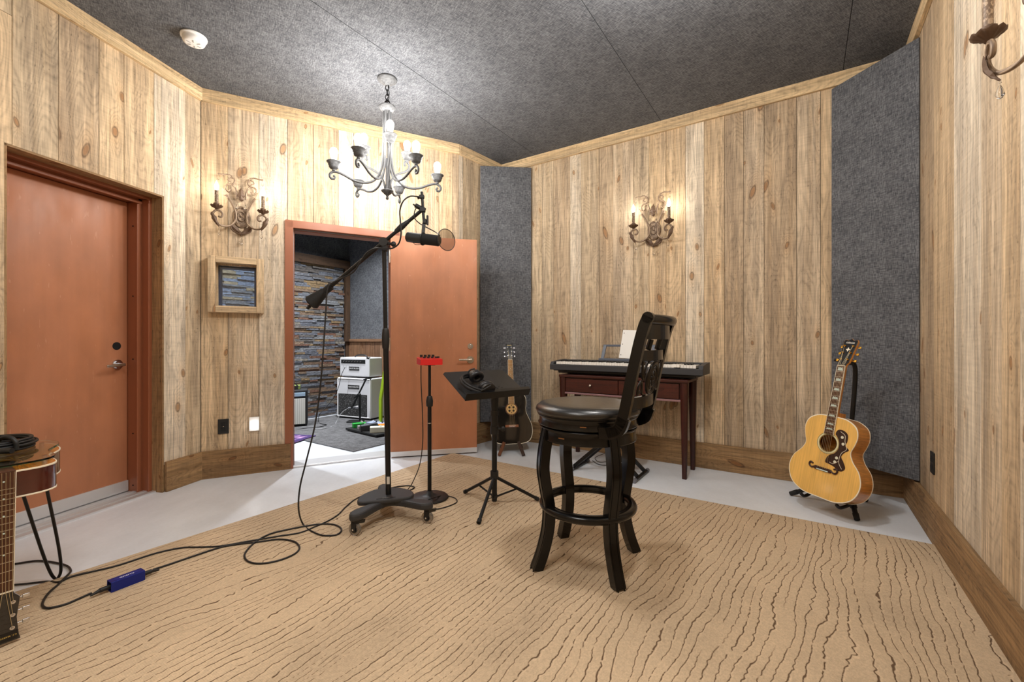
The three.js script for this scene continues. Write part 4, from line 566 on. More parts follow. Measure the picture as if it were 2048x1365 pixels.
{ // its stand
  const c = P(2.075, 2.83, 0), o = thing('guitar_stand', 'black tripod guitar stand holding the blond guitar', 'guitar stand', c), W2 = (x, d, y) => P(x, d, y).sub(c); const hub = W2(2.14, 2.80, .2);
  for (const [x, d] of [[1.945, 3.05], [2.06, 2.605], [2.375, 2.93]]) { const f = W2(x, d, .012), v = f.clone().sub(hub), L = part(o, 'leg', bar(hub, f, .014), BLACK_MT); part(L, 'sleeve', bar(hub.clone().addScaledVector(v, .3), hub.clone().addScaledVector(v, .72), .0185), BLACK_PL); part(L, 'rubber_foot', bar(hub.clone().addScaledVector(v, .86), f, .0165, .015), BLACK_RUB); }
  part(o, 'hub', bar(hub.clone().add(V(0, -.03, 0)), hub.clone().add(V(0, .05, 0)), .028), BLACK_PL);
  part(o, 'back_post', tube([hub.clone().add(V(0, .02, 0)), W2(2.185, 2.815, .5), W2(2.225, 2.83, .85), W2(2.222, 2.83, .915), W2(2.195, 2.82, .945), W2(2.165, 2.81, .95)], .0135, 60, 12), BLACK_MT);
  part(o, 'yoke', [rb(.06, .035, .05, .01).rotateY(1.2).translate(...W2(2.165, 2.81, .945).toArray()), ...[-1, 1].map((s) => capped([W2(2.15, 2.805, .95), W2(2.13 + s * .015, 2.8 - s * .04, .955), W2(2.112 + s * .015, 2.79 - s * .042, .957)], .009, 20, 8))], BLACK_PL);
  part(o, 'body_rest', [-1, 1].map((s) => capped([hub.clone(), W2(2.05 + s * .04, 2.75 - s * .1, .12), W2(1.92 + s * .04, 2.71 - s * .1, .082), W2(1.895 + s * .04, 2.70 - s * .1, .1)], .01, 30, 8)), BLACK_RUB);
}
{ // black guitar on a low wooden stand
  const c = P(-.002, 4.27, .075), o = thing('acoustic_guitar', 'glossy black acoustic guitar with wooden soundhole cover on low stand', 'guitar', c); o.rotation.order = 'YXZ'; o.rotation.y = .12; o.rotation.x = -.16; o.rotation.z = .01;
  const D = .11, z = D / 2, T = guitarBody(o, DREAD, D, { top: GLOSSBLACK, side: GLOSSBLACK }, { hole: .05, holeY: .335 });
  part(T, 'rosette', new THREE.RingGeometry(.05, .062, 40).translate(0, .335, z + .0006), ROSEWOOD); const CV = part(T, 'soundhole_cover', discZ(.051, .006, 0, .335, z + .001, 40), std({ color: hex('#d9b273'), roughness: .5 }), 'pale wooden soundhole cover'); part(CV, 'cover_hole', [[-.02, .016], [.02, .016], [-.02, -.016], [.02, -.016]].map(([x, y]) => discZ(.011, .001, x, .335 + y, z + .0045, 20)).concat([[0, .036], [0, -.036]].map(([x, y]) => discZ(.0045, .001, x, .335 + y, z + .0045, 12))), DARK); part(CV, 'cover_slot', [-1, 1].map((s) => rb(.003, .02, .001, .0004, s * .042, .335, z + .0045)), DARK);
  const BR = part(T, 'bridge', rb(.13, .024, .008, .003, 0, .172, z + .004), std({ color: hex('#8a5434'), roughness: .5 })); part(BR, 'saddle', rb(.07, .004, .005, .001, .004, .178, z + .009), IVORY); for (let k = 0; k < 6; k++) part(BR, 'bridge_pin', ball(.003, V((k - 2.5) * .0105, .166, z + .0088)), WHITE_PL);
  const HS = [[-.021, 0], [-.021, .012], [-.033, .03], [-.03, .15], [-.034, .175], [-.015, .17], [0, .174], [.015, .17], [.034, .175], [.03, .15], [.033, .03], [.021, .012], [.021, 0]];
  const H = guitarNeck(o, { top: .5, nutY: .818, startY: .385, zTop: z + .001, board: MAPLEBOARD, neckMat: GLOSSBLACK, head: GLOSSBLACK, inlay: { frets: [3, 5, 7, 9, 12], crown: false }, bind: true, tuner: { x: .019, out: .05, mat: CHROME }, headShape: HS, bridgeY: .178 });
  part(H, 'logo', new THREE.PlaneGeometry(.05, .016).translate(0, .158, .0006), std({ map: logo('Takamine', .05, .016, '#e8cf86', '#101010', 'bold 100px serif'), roughness: .4 }));
}
{ const c = P(-.005, 4.27, 0), o = thing('guitar_stand', 'low brown wooden guitar stand under the black guitar', 'guitar stand', c), WD2 = woodMat(woodB, '#8a5a3c', .5), BK = woodMat(woodB, '#4a3528', .5);
  for (const [s, m] of [[-1, WD2], [1, BK]]) part(o, 'side_frame', meter(join([beam(V(s * .115, .012, .2), V(s * .07, .1, .06), .03, .02, .004), beam(V(s * .1, .012, -.12), V(s * .07, .1, .06), .03, .02, .004), beam(V(s * .095, .055, .14), V(s * .08, .058, -.05), .026, .02, .004)]), WOOD_W, WOOD_L, .3, .3), m);
  part(o, 'cross_bar', rb(.17, .02, .02, .004, 0, .06, -.06), BK); }
// ---------- guitar table: guitar body under glass, its neck standing as a leg ----------
{
  const a = V(-.82, 0, -.572), r = V(.572, 0, -.82), c = P(-1.785, 1.53, 0), o = thing('guitar_table', 'side table made from a sunburst guitar with glass top and hairpin legs', 'table', c);
  const SB = canvasTex(256, 256, (x) => { x.fillStyle = '#d99a35'; x.fillRect(0, 0, 256, 256); }); void SB;
  const AMBER = phys({ map: spruce, color: hex('#f2b95c'), roughness: .25, clearcoat: .8, clearcoatRoughness: .06 }), DKSIDE = phys({ map: flame, color: hex('#5e2410'), roughness: .22, clearcoat: 1, clearcoatRoughness: .05 });
  const G = sub(o, 'guitar_body'); // body: its own +y runs towards the neck end, +z up
  const m = new THREE.Matrix4().makeBasis(r.clone().negate(), a.clone().negate(), V(0, 1, 0)); G.matrixAutoUpdate = true; G.quaternion.setFromRotationMatrix(m); G.position.copy(a.clone().multiplyScalar(.515).setY(.566));
  const T = guitarBody(G, DREAD, .1, { top: AMBER, side: DKSIDE }, { hole: .05, holeY: .35 }); void T;
  // neck hanging down to the floor, fretboard facing outwards
  const N = sub(o, 'guitar_neck'); const out = a.clone().negate(); N.quaternion.setFromRotationMatrix(new THREE.Matrix4().makeBasis(r.clone().negate(), V(0, -1, 0), out)); N.position.set(0, .62, 0);
  const wS = .0285, wN = .0225, L0 = 0, nut = .415;
  const wAt = (y) => mix(wS, wN, y / nut); part(N, 'neck', plate(poly([[-wS, L0], [-wN, nut], [wN, nut], [wS, L0]]), .024, .004).translate(0, 0, -.006), DKSIDE);
  part(N, 'fretboard', [meter(plate(poly([[-wS, L0 - .004], [-wN, nut], [wN, nut], [wS, L0 - .004]]), .006, .0008).translate(0, 0, .018), WOOD_W, WOOD_L, .3, .2), meter(rb(wS * 2, .006, .14, .001, 0, -.001, -.05), WOOD_W, WOOD_L, .3, .3)], ROSEWOOD);
  const fr = []; for (let k = 0; k < 15; k++) { const y = nut - .645 * (1 - Math.pow(2, -k / 12)); if (y > .004 && k) fr.push(bx(wAt(y) * 2, .002, .0015, 0, y, .0248)); } part(N, 'frets', fr, NICKEL).userData.kind = 'stuff'; part(N, 'binding', [-1, 1].map((s) => beam(V(s * wS, 0, .02), V(s * wN, nut, .02), .0024, .009, .0008)), IVORY);
  for (const y of [.03, .09, .15, .21, .285]) part(N, 'inlay', discZ(.0028, .001, .0, y, .0245, 12), PEARL);
  part(N, 'nut', rb(wN * 2, .005, .01, .001, 0, nut + .002, .021), IVORY);
  const HS = [[-.0225, 0], [-.025, .012], [-.039, .03], [-.031, .1], [-.036, .16], [-.04, .178], [.04, .178], [.036, .16], [.031, .1], [.039, .03], [.025, .012], [.0225, 0]]; part(N, 'headstock', plate(poly(HS), .014, .0015).translate(0, nut + .004, .002), GLOSSBLACK);
  part(N, 'logo', new THREE.PlaneGeometry(.066, .03).translate(0, nut + .162, .0166), std({ map: logo('C.F. MARTIN & CO', .066, .03, '#d9b85c', '#0b0b0c', 'bold 52px serif'), roughness: .3 }));
  for (let k = 0; k < 6; k++) { const s = k < 3 ? -1 : 1, y = nut + .045 + (k % 3) * .045, x = s * (.022 - (k % 3) * .001); part(N, 'tuner', [discZ(.0065, .003, x, y, .018, 18), discZ(.003, .012, x, y, .023, 12), bar(V(x, y, -.008), V(s * .05, y, -.008), .0026), rb(.02, .013, .007, .003, s * .056, y, -.008)], CHROME); const f = (k < 3 ? k - 2.5 : (3 - (k - 3)) - .5) / 2.5, xs = (k < 3 ? -(2.5 - k) : (2.5 - (k - 3))) / 2.5; void f; part(N, 'string', [bar(V(xs * wS * .84, 0, .027), V(xs * wN * .84, nut + .002, .0275), .0008, .0008, 5), bar(V(xs * wN * .84, nut + .002, .0275), V(x, y, .023), .0008, .0008, 5), bar(V(xs * wS * .84, 0, .027), V(xs * wS * .9, -.001, -.1), .0008, .0008, 5)], STRING); }
  const glassPts = scaled(ring2(DREAD), .97); const gg = plate(spline(glassPts), .008, .002); gg.applyMatrix4(m.clone().setPosition(a.clone().multiplyScalar(.5).setY(.634)));
  part(o, 'glass_top', gg, phys({ color: hex('#e4f2ee'), transmission: 1, thickness: .008, roughness: 0, ior: 1.5, attenuationColor: hex('#2f8f78'), attenuationDistance: .5 }), 'clear glass top with green edge');
  for (const [u, v] of [[.115, .1], [-.115, .1], [.15, .4], [-.15, .4]]) part(o, 'spacer', (() => { const p = a.clone().multiplyScalar(v).addScaledVector(r, u); return disc(.008, .018, p.x, .625, p.z, 16); })(), CHROME);
  const hp = (u, v, bu, bv) => { const q = (x, y, h) => a.clone().multiplyScalar(y).addScaledVector(r, x).setY(h); const k = Math.sign(u); part(o, 'hairpin_leg', tube([q(u - k * .037, v + .01, .517), q(bu - k * .012, bv, .025), q(bu, bv, .007), q(bu + k * .012, bv, .025), q(u + k * .037, v - .01, .517)], .006, 90, 8), BLACK_MT); };
  hp(.112, .353, .205, .469); hp(-.112, .353, -.205, .469);
}
{ // coiled cable on the glass
  const c = P(-2.09, 1.735, .643), o = thing('coiled_cable', 'coiled black microphone cable lying on the glass guitar table', 'cable', c), R = rng(8);
  for (let k = 0; k < 10; k++) { const pts = [], r = .125 + (R() - .5) * .014, y = .0055 + (k >> 1) * .0078, ox = (R() - .5) * .014, oz = (R() - .5) * .014; for (let i = 0; i < 18; i++) { const t = i / 18 * PI * 2; pts.push(V(ox + r * Math.cos(t), y + .0015 * (1 + Math.sin(t * 2 + k)) * (k > 3 ? 1 : .1), oz + r * Math.sin(t))); } part(o, 'loop', tube(pts, .0048, 90, 8, true), CABLE); }
  part(o, 'plug', [bar(V(.1, .02, .09), V(.15, .02, .09), .0085), bar(V(.15, .02, .09), V(.2, .022, .085), .0105)], BLACK_PL);
  part(o, 'tie', tube([V(.06, .03, .02), V(.085, .055, .02), V(.115, .058, .02), V(.14, .04, .02), V(.142, .01, .02)], .008, 30, 8), BLACK_PL);
}
// ---------- microphone boom stand ----------
{
  const c = P(-.75, 2.65, CAR), o = thing('microphone_stand', 'heavy black boom microphone stand on wheeled base', 'microphone stand', c), W2 = (p) => p.sub(c), Q = (px, py, d = 2.65) => W2(sv(px, py, d));
  const BASE = std({ color: hex('#2d2e31'), roughness: .5 }), arms = [P(-.863, 2.40), P(-.4956, 2.56), P(-.84, 2.86)].map((p) => p.sub(c).setY(0));
  // three legged cast base
  const deck = new THREE.Shape(); const ctr = [0, 0]; const A = arms.map((p) => [p.x, -p.z]);
  const pts = []; A.forEach((p, i) => { const q = A[(i + 1) % 3], L = Math.hypot(...p), ux = p[0] / L, uy = p[1] / L; pts.push([p[0] + uy * .036, p[1] - ux * .036], [p[0] + ux * .034, p[1] + uy * .034], [p[0] - uy * .036, p[1] + ux * .036], [(p[0] * .5 + q[0] * .5) * .34, (p[1] * .5 + q[1] * .5) * .34]); }); void deck; void ctr;
  part(o, 'base_casting', plate(spline(pts), .042, .012).rotateX(-PI / 2).translate(0, .082, 0), BASE);
  const hood = spline([[-.14, -.125], [-.05, -.112], [.06, -.075], [.145, -.04], [.15, .02], [.1, .09], [.0, .125], [-.1, .095], [-.16, -.02]]); part(o, 'base_cover', plate(hood, .026, .008).rotateX(-PI / 2).translate(0, .112, 0), BASE);
  part(o, 'name_plate', [rb(.11, .003, .012, .001, 0, 0, 0).rotateY(.36).translate(.005, .1385, .068)], std({ color: hex('#121314'), roughness: .5 })); part(o, 'lettering', new THREE.PlaneGeometry(.1, .008).rotateX(-PI / 2).rotateY(.36).translate(.005, .1403, .068), std({ map: logo('ULTIMATE', .1, .008, '#c9c4bc', '#121314', 'bold 44px sans-serif'), roughness: .5 }));
  arms.forEach((p) => { const w = sub(o, 'caster'); w.position.copy(p); part(w, 'fork', [rb(.03, .03, .034, .004, 0, .07, 0), rb(.006, .05, .03, .002, -.014, .048, 0), rb(.006, .05, .03, .002, .014, .048, 0)], BLACK_MT); part(w, 'wheel', new THREE.CylinderGeometry(.034, .034, .02, 32).rotateZ(PI / 2).translate(0, .0345, 0), phys({ color: hex('#b9aea0'), transmission: .7, thickness: .01, roughness: .25 }), 'clear rubber wheel'); part(w, 'wheel_core', new THREE.CylinderGeometry(.02, .02, .023, 24).rotateZ(PI / 2).translate(0, .0345, 0), BLACK_PL); part(w, 'axle', bar(V(-.02, .0345, 0), V(.02, .0345, 0), .005), CHROME); part(w, 'brake_lever', beam(V(0, .072, .01), V(.045, .066, .03), .022, .006), BLACK_PL); w.rotation.y = 1.2; });
  const foot = V(0, .135, 0), top = Q(768, 492); part(o, 'lower_pole', bar(foot, foot.clone().lerp(top, .64), .0165, .0165, 20), BLACK_MT); part(o, 'upper_pole', bar(foot.clone().lerp(top, .6), top, .0125, .0125, 18), BLACK_MT);
  const cl = foot.clone().lerp(top, .63); part(o, 'clutch', lathe([[.014, -.07], [.02, -.06], [.023, -.02], [.022, .02], [.019, .05], [.014, .058]], 24).translate(cl.x, cl.y, cl.z), BLACK_PL);
  part(o, 'label_sticker', rb(.018, .045, .002, .0008).translate(...foot.clone().lerp(top, .04).add(V(.004, .03, .0165)).toArray()), std({ color: hex('#cfcac0'), roughness: .6 }));
  const piv = Q(768, 485), d0 = Q(655, 579), d1 = Q(843, 421); part(o, 'swivel', [new THREE.CylinderGeometry(.026, .026, .036, 28).rotateX(PI / 2).translate(piv.x, piv.y, piv.z), rb(.03, .05, .03, .006, piv.x + .004, piv.y - .03, piv.z), bar(piv.clone().add(V(.0, -.005, 0)), piv.clone().add(V(.055, -.012, .01)), .008), ball(.017, piv.clone().add(V(.06, -.013, .01)), 1, 1, .7)], BLACK_PL);
  part(o, 'boom', bar(d0, d1, .011, .011, 16), BLACK_MT); const u = d1.clone().sub(d0).normalize(); part(o, 'boom_grip', [bar(Q(791, 464), Q(803, 454), .013, .019), bar(Q(803, 454), Q(818, 442), .019, .011)], BLACK_PL);
  part(o, 'counterweight', [bar(d0.clone().addScaledVector(u, .03), d0.clone().addScaledVector(u, -.03), .022), bar(d0.clone().addScaledVector(u, -.02), d0.clone().addScaledVector(u, -.125), .025, .047, 28), bar(d0.clone().addScaledVector(u, -.125), d0.clone().addScaledVector(u, -.134), .047, .04, 28), bar(d0.clone().addScaledVector(u, -.13).add(V(-.005, -.018, 0)), d0.clone().addScaledVector(u, -.155).add(V(-.005, -.018, 0)), .009)], BLACK_RUB, 'tapered rubber counterweight');
  const rod = [Q(843.5, 384), Q(847.5, 440)]; part(o, 'extension_rod', bar(rod[0], rod[1], .0085), BLACK_MT); part(o, 'rod_clamp', [bar(Q(831, 411), Q(850, 421), .014), bar(Q(826.5, 409), Q(831, 412), .005), rb(.034, .03, .03, .006).translate(...Q(845, 420).toArray()), rb(.03, .022, .024, .004).translate(...Q(843.5, 394).toArray()), bar(Q(835, 397), Q(843, 394), .007)], BLACK_PL);
}
{ // microphone
  const d = 2.64, c = sv(848, 466, d), o = thing('microphone', 'black broadcast microphone with pop filter hanging from the boom', 'microphone', c), Q = (px, py, dd = d) => sv(px, py, dd).sub(c); const a = Q(816, 474.5, 2.66), b = Q(877, 482, 2.6), u = b.clone().sub(a).normalize();
  const SM = std({ color: hex('#2b2d2d'), roughness: .5 }); part(o, 'body', [bar(a, a.clone().lerp(b, .5), .0305, .0305, 28), bar(a.clone().addScaledVector(u, -.006), a, .024, .0305, 28)], SM); part(o, 'windscreen', [bar(a.clone().lerp(b, .5), b, .0325, .0325, 28), bar(b, b.clone().addScaledVector(u, .006), .0325, .026, 28)], std({ color: hex('#1a1c1d'), roughness: .9 }));
  const mid = a.clone().lerp(b, .5); part(o, 'yoke', [new THREE.TorusGeometry(.036, .004, 8, 28).applyQuaternion(new THREE.Quaternion().setFromUnitVectors(V(0, 0, 1), u)).translate(mid.x, mid.y, mid.z), beam(mid.clone().add(V(0, .033, 0)), Q(848, 447), .02, .01), rb(.022, .03, .022, .005).translate(...Q(849, 443).toArray()), rb(.012, .06, .014, .004).translate(...Q(855, 441).toArray()), rb(.03, .012, .012, .003).translate(...Q(852, 447).toArray())], BLACK_PL);
  part(o, 'lead', tube([Q(825, 483), Q(830, 489), Q(842, 489), Q(850, 486)], .0018, 20, 6), CABLE);
  const fc = Q(893, 480, 2.56), fq = new THREE.Quaternion().setFromUnitVectors(V(0, 0, 1), V(.72, .02, .69).normalize()); const pf = sub(o, 'pop_filter'); pf.position.copy(fc); pf.quaternion.copy(fq); part(pf, 'mesh_screen', discZ(.063, .0012, 0, 0, 0, 48), phys({ color: hex('#d6d4d2'), transmission: 1, thickness: 0, roughness: .05 }), 'smoky translucent mesh disc'); part(pf, 'rim', new THREE.TorusGeometry(.063, .0022, 8, 56), BLACK_PL);
  part(o, 'gooseneck', tube([Q(834, 413), Q(829, 424), Q(829, 436), Q(839, 447), Q(855, 456), Q(870, 464), Q(880, 471, 2.58)], .0032, 50, 8), BLACK_MT);
}
// microphone cable: over the boom, down from the counterweight, across the carpet to the blue preamp
const CH = CAR + .0046;
{
  const q = (px, py, d = 2.65) => sv(px, py, d), g = (px, py) => fl(px, py, CH);
  solo('microphone_cable', tube([q(840, 394, 2.645), q(832, 393, 2.63), q(820, 393, 2.6), q(807, 402, 2.58), q(800, 420, 2.58), q(801, 445, 2.57), q(802, 470, 2.57), q(797, 488, 2.58), q(784, 497, 2.6), q(770, 498, 2.615), q(752, 497, 2.62), q(735, 505, 2.62), q(720, 525, 2.625), q(708, 543, 2.63), q(696, 551, 2.63), q(684, 556, 2.63), q(672, 562, 2.62), q(660, 570, 2.615), q(655, 580, 2.61), q(652, 620, 2.6), q(648, 680, 2.58), q(641, 770, 2.55), q(630, 850, 2.52), q(612, 925, 2.48), q(600, 975, 2.45), q(597, 1015, 2.43), g(606, 1049), g(625, 1064), g(650, 1072), g(674, 1070), g(683, 1060), g(668, 1050), g(640, 1049), g(605, 1054), g(570, 1061), g(542, 1068), g(513, 1083), g(492, 1104), g(489, 1114), g(497, 1124), g(521, 1128), g(560, 1121), g(590, 1108), g(599, 1097), g(588, 1084), g(557, 1079.5), g(513, 1085), g(470, 1090), g(439, 1096), g(381, 1115), g(340, 1129), g(306, 1140)], .0046, 560, 7), CABLE, 'black microphone cable hanging from the boom and looping on carpet', 'cable');
  const o = solo('long_cable', tube([g(812, 984), g(822, 980), g(829, 975), g(818, 972), g(795, 974), g(758, 982), g(735, 988), g(711, 999), g(690, 1016), g(675, 1031), g(655, 1043), g(630, 1054), g(600, 1066), g(557, 1073), g(498, 1083), g(439, 1093), g(400, 1095), g(366, 1096), g(316, 1106), g(234, 1132), g(180, 1145), g(140, 1155), g(120, 1164), fl(90, 1164, .006), fl(55, 1168, .006), fl(22, 1171, .006)].map((p, i) => (i > 22 ? p : p)), .0042, 300, 7), CABLE, 'black cable running along the carpet edge to the guitar table', 'cable'); void o;
  solo('short_cable', tube([g(183, 1187), g(160, 1197), g(135, 1208), g(110, 1215), g(93, 1217), g(85, 1211), g(88, 1200), g(100, 1184), g(116, 1170), g(132, 1154), g(140, 1146), fl(141, 1140, .011), fl(134, 1133, .009), fl(110, 1126, .006), fl(73, 1122.5, .006), fl(40, 1127, .006), fl(10, 1132, .006)], .0046, 200, 7), CABLE, 'black cable curling from the blue preamp toward the guitar table', 'cable');
}
{ // blue inline preamp
  const a = fl(218, 1184, CAR), b = fl(286, 1158, CAR), c = a.clone().lerp(b, .5), L = a.distanceTo(b), o = thing('inline_preamp', 'small blue metal inline preamp box joined to cables on carpet', 'preamp', c, Math.atan2(-(b.z - a.z), b.x - a.x)); const BL = std({ color: hex('#1b2a86'), roughness: .38, metalness: .45 }), w = .042, h = .042;
  part(o, 'shell', [rb(L, .003, w, .001, 0, h, 0), rb(L, h, .003, .001, 0, h / 2, w / 2), rb(L, h, .003, .001, 0, h / 2, -w / 2), rb(L, .003, w, .001, 0, .0025, 0)], BL); part(o, 'core', rb(L - .03, h - .006, w - .008, .001, 0, h / 2, 0), std({ color: hex('#9a8f7c'), roughness: .5, metalness: .5 }));
  part(o, 'lettering', new THREE.PlaneGeometry(.09, .018).rotateX(-PI / 2).translate(0, h + .0022, .004), std({ map: logo('CLOUD', .09, .018, '#dfe3f2', '#1b2a86', 'bold 88px sans-serif', true), roughness: .5 }));
  for (const s of [-1, 1]) part(o, 'plug', [bar(V(s * (L / 2 - .015), .02, 0), V(s * (L / 2 + .03), .019, 0), .0095), bar(V(s * (L / 2 + .03), .019, 0), V(s * (L / 2 + .06), .012, 0), .008, .004)], BLACK_PL);
}
// ---------- red pedal on its pole stand ----------
{
  const c = P(-.56, 2.965, CAR), o = thing('pole_stand', 'black round base pole stand carrying the red pedal', 'stand', c); part(o, 'base', lathe([[0, 0], [.125, 0], [.128, .006], [.12, .014], [.06, .022], [.022, .03], [.018, .05], [0, .05]], 44), BASEBLACK()); part(o, 'lower_tube', bar(V(0, .03, 0), V(0, .66, 0), .0135), BLACK_MT); part(o, 'upper_tube', bar(V(0, .6, 0), V(0, .905, 0), .0095), BLACK_MT); part(o, 'clutch', lathe([[.012, .62], [.022, .625], [.024, .66], [.018, .69], [.012, .695]], 24), BLACK_PL); part(o, 'band', disc(.014, .008, 0, .51, 0, 20), CHROME);
  part(o, 'top_plate', disc(.04, .004, 0, .905, 0, 20), BLACK_MT);
  const RED = std({ color: hex('#cf1f1f'), roughness: .4 }), p = thing('effects_pedal', 'red sloped control pedal with black knobs on pole stand', 'pedal', c.clone().add(V(0, .9075, 0)), 0); const B = sub(p, 'pedal'); B.rotation.y = .42; const sh = poly([[-.06, 0], [.06, 0], [.06, .05], [-.06, .038]]);
  part(B, 'housing', plate(sh, .15, .003).rotateY(PI / 2).translate(-.075, 0, 0), RED);
  for (let k = 0; k < 4; k++) { const x = -.05 + k * .027; part(B, 'knob', [disc(.0095, .016, x, .058, -.03, 20), disc(.0085, .01, x, .05, .005, 20)].slice(0, 1), BLACK_PL); part(B, 'small_knob', disc(.008, .009, x + .012, .0495, .008, 18), BLACK_PL); } part(B, 'foot_switch', disc(.008, .01, .058, .05, .01, 16), BLACK_PL);
}
function BASEBLACK() { return std({ color: hex('#1d1d1f'), roughness: .45 }); }
solo('pedal_cable', tube([sv(842, 728, 2.95), sv(842, 760, 2.95), sv(845, 830, 2.95), sv(845, 890, 2.96), sv(838, 935, 2.98), sv(824, 968, 2.96), fl(814, 984, .02), fl(830, 1006, CH), fl(850, 1018, CH), fl(872, 1019, CH), fl(900, 1012, CH), fl(914, 1004, CH), fl(908, 996, CH), fl(890, 992, .02), fl(868, 996, .045), fl(848, 1004, .035)], .0034, 200, 6), CABLE, 'thin black cable dropping from the red pedal to the carpet', 'cable');
// ---------- gear in the next room ----------
const AMPF = frame([-2.43, 6.1], [-1.91, 5.87]);
const TOLEX = std({ color: hex('#d9dade'), roughness: .65 }), GRILLE = std({ roughness: .9, map: texture(128, 128, (i, j, o) => { const v = nP(i / 1.6, j / 1.6, 80, 80) > .8 ? 150 : 44; o[0] = o[1] = o[2] = v; }) }), PIPE = std({ color: hex('#f0f0f2'), roughness: .5 });
const badge = std({ map: logo('MATCHLESS', .2, .05, '#e9e9e9', '#1a1b1e', 'bold 74px serif'), roughness: .4 });
{ // speaker cabinet and amplifier head
  const W = .6, D = .28, H = .56, y0 = .0108, o = thing('speaker_cabinet', 'white speaker cabinet with dark grille below the amplifier head', 'speaker', AMPF.at(AMPF.L / 2, y0, -D / 2), AMPF.th);
  part(o, 'cabinet_box', rb(W, H - .02, D, .015, 0, H / 2 + .01, 0), TOLEX); part(o, 'grille_cloth', rb(W - .09, .3, .012, .003, -.02, .19, D / 2), GRILLE); part(o, 'piping', [rb(W - .02, .01, .012, .004, 0, H - .012, D / 2 + .002), rb(W - .02, .014, .012, .004, 0, .03, D / 2 + .002), rb(.014, H - .04, .012, .004, -W / 2 + .012, H / 2, D / 2 + .002), rb(.014, H - .04, .012, .004, W / 2 - .012, H / 2, D / 2 + .002)], PIPE); part(o, 'name_badge', new THREE.BoxGeometry(.2, .05, .006).translate(0, .44, D / 2 + .004), badge); part(o, 'base_strip', span(-W / 2 + .02, W / 2 - .02, 0, .02, -D / 2 + .02, D / 2 - .02), DARK); part(o, 'corner_guard', rb(.05, .03, .03, .006, W / 2 - .03, H - .01, D / 2 - .01), BLACK_PL);
  const h = thing('guitar_amplifier', 'white amplifier head with black control panel on speaker cabinet', 'amplifier', AMPF.at(AMPF.L / 2, y0 + H + .012, -D / 2), AMPF.th), w = .53; part(h, 'head_box', rb(w, .26, D - .02, .015, 0, .14, 0), TOLEX); part(h, 'control_panel', rb(w - .1, .05, .008, .002, -.02, .215, D / 2 - .008), BLACK_PL); for (let k = 0; k < 7; k++) part(h, 'control_knob', discZ(.009, .012, -.18 + k * .05, .215, D / 2, 14), CHROME); part(h, 'name_badge', new THREE.BoxGeometry(.18, .05, .006).translate(0, .12, D / 2 - .008), badge); part(h, 'carry_handle', tube([V(-.11, .275, 0), V(-.07, .295, 0), V(.07, .297, 0), V(.11, .275, 0)], .01, 30, 8), BLACK_PL); part(h, 'corner_guard', rb(.05, .03, .03, .006, w / 2 - .03, .262, D / 2 - .025), BLACK_PL); for (const x of [-.2, .2]) part(h, 'foot', rb(.04, .014, D - .06, .004, x, .006, 0), BLACK_RUB);
}
{ // silver faced combo amplifier at the left of the doorway
  const o = thing('combo_amplifier', 'black combo amplifier with pale ribbed grille and blue panel', 'amplifier', P(-2.85, 5.5, .0108), .42), W = .5, H = .45, D = .24; part(o, 'cabinet_box', rb(W, H, D, .018, 0, H / 2 + .01, 0), std({ color: hex('#1b1c1f'), roughness: .7 }));
  part(o, 'grille', rb(W - .05, H - .13, .012, .003, 0, .19, D / 2 + .002), std({ roughness: .8, map: texture(128, 16, (i, j, q) => { const v = i % 6 < 2 ? 172 : 214; q[0] = v; q[1] = v; q[2] = v * .97; }) }), 'pale ribbed grille cloth'); part(o, 'control_panel', rb(W - .05, .045, .014, .003, 0, .4, D / 2 + .002), std({ color: hex('#a9c6de'), roughness: .3, metalness: .5 }), 'blue silver control panel'); for (const x of [-.2, .2]) part(o, 'foot', disc(.018, .014, x, .006, .06, 12), BLACK_RUB);
  const t = thing('small_amplifier_box', 'small olive green box standing on the combo amplifier', 'box', P(-2.8, 5.5, .471), .42); part(t, 'box_body', rb(.24, .05, .14, .006, 0, .0255, 0), std({ color: hex('#6f7f3c'), roughness: .5 })); part(t, 'black_panel', rb(.07, .045, .01, .002, .06, .026, .07), BLACK_PL);
  const m = thing('short_microphone_stand', 'thin black stand arm above the combo amplifier', 'stand', P(-2.75, 5.15, .011)); part(m, 'pole', bar(V(-.2, .0, .0), V(-.2, .95, .0), .009), BLACK_MT); part(m, 'arm', bar(V(-.2, .95, 0), V(.23, .53, 0), .007), BLACK_MT); part(m, 'base', disc(.09, .012, -.2, .006, 0, 28), BLACK_PL);
}
{ // lime green framed chest beside the stack
  const o = thing('lime_frame_cabinet', 'lime green angular framed cabinet beside the white amplifier stack', 'cabinet', P(-1.69, 5.62, .0108), -.25), LG = std({ color: hex('#a6c920'), roughness: .4 }), PN = std({ color: hex('#b9a79a'), roughness: .6 });
  for (const z of [.0, -.3]) part(o, 'leg_frame', [beam(V(0, 0, z), V(0, .33, z), .035, .035), beam(V(0, .32, z), V(.06, .68, z), .035, .035), beam(V(.05, .675, z), V(.5, .675, z), .035, .035), beam(V(.5, 0, z), V(.5, .69, z), .035, .035)], LG);
  part(o, 'panel', [rb(.47, .31, .02, .003, .26, .19, -.04), rb(.42, .32, .02, .003, .28, .5, -.04)], PN); part(o, 'panel', rb(.45, .02, .3, .003, .27, .66, -.15), LG);
  const b = thing('lime_box', 'lime green open sided box on top of the lime cabinet', 'box', P(-1.62, 5.66, .71), -.25); part(b, 'frame', [rb(.4, .02, .2, .003, .2, .01, -.05), rb(.4, .02, .2, .003, .2, .25, -.05), rb(.02, .24, .2, .003, .01, .13, -.05), rb(.02, .24, .2, .003, .39, .13, -.05)], LG); part(b, 'inner_panel', rb(.37, .22, .01, .002, .2, .13, .02), std({ color: hex('#7f9c1c'), roughness: .5 }));
}
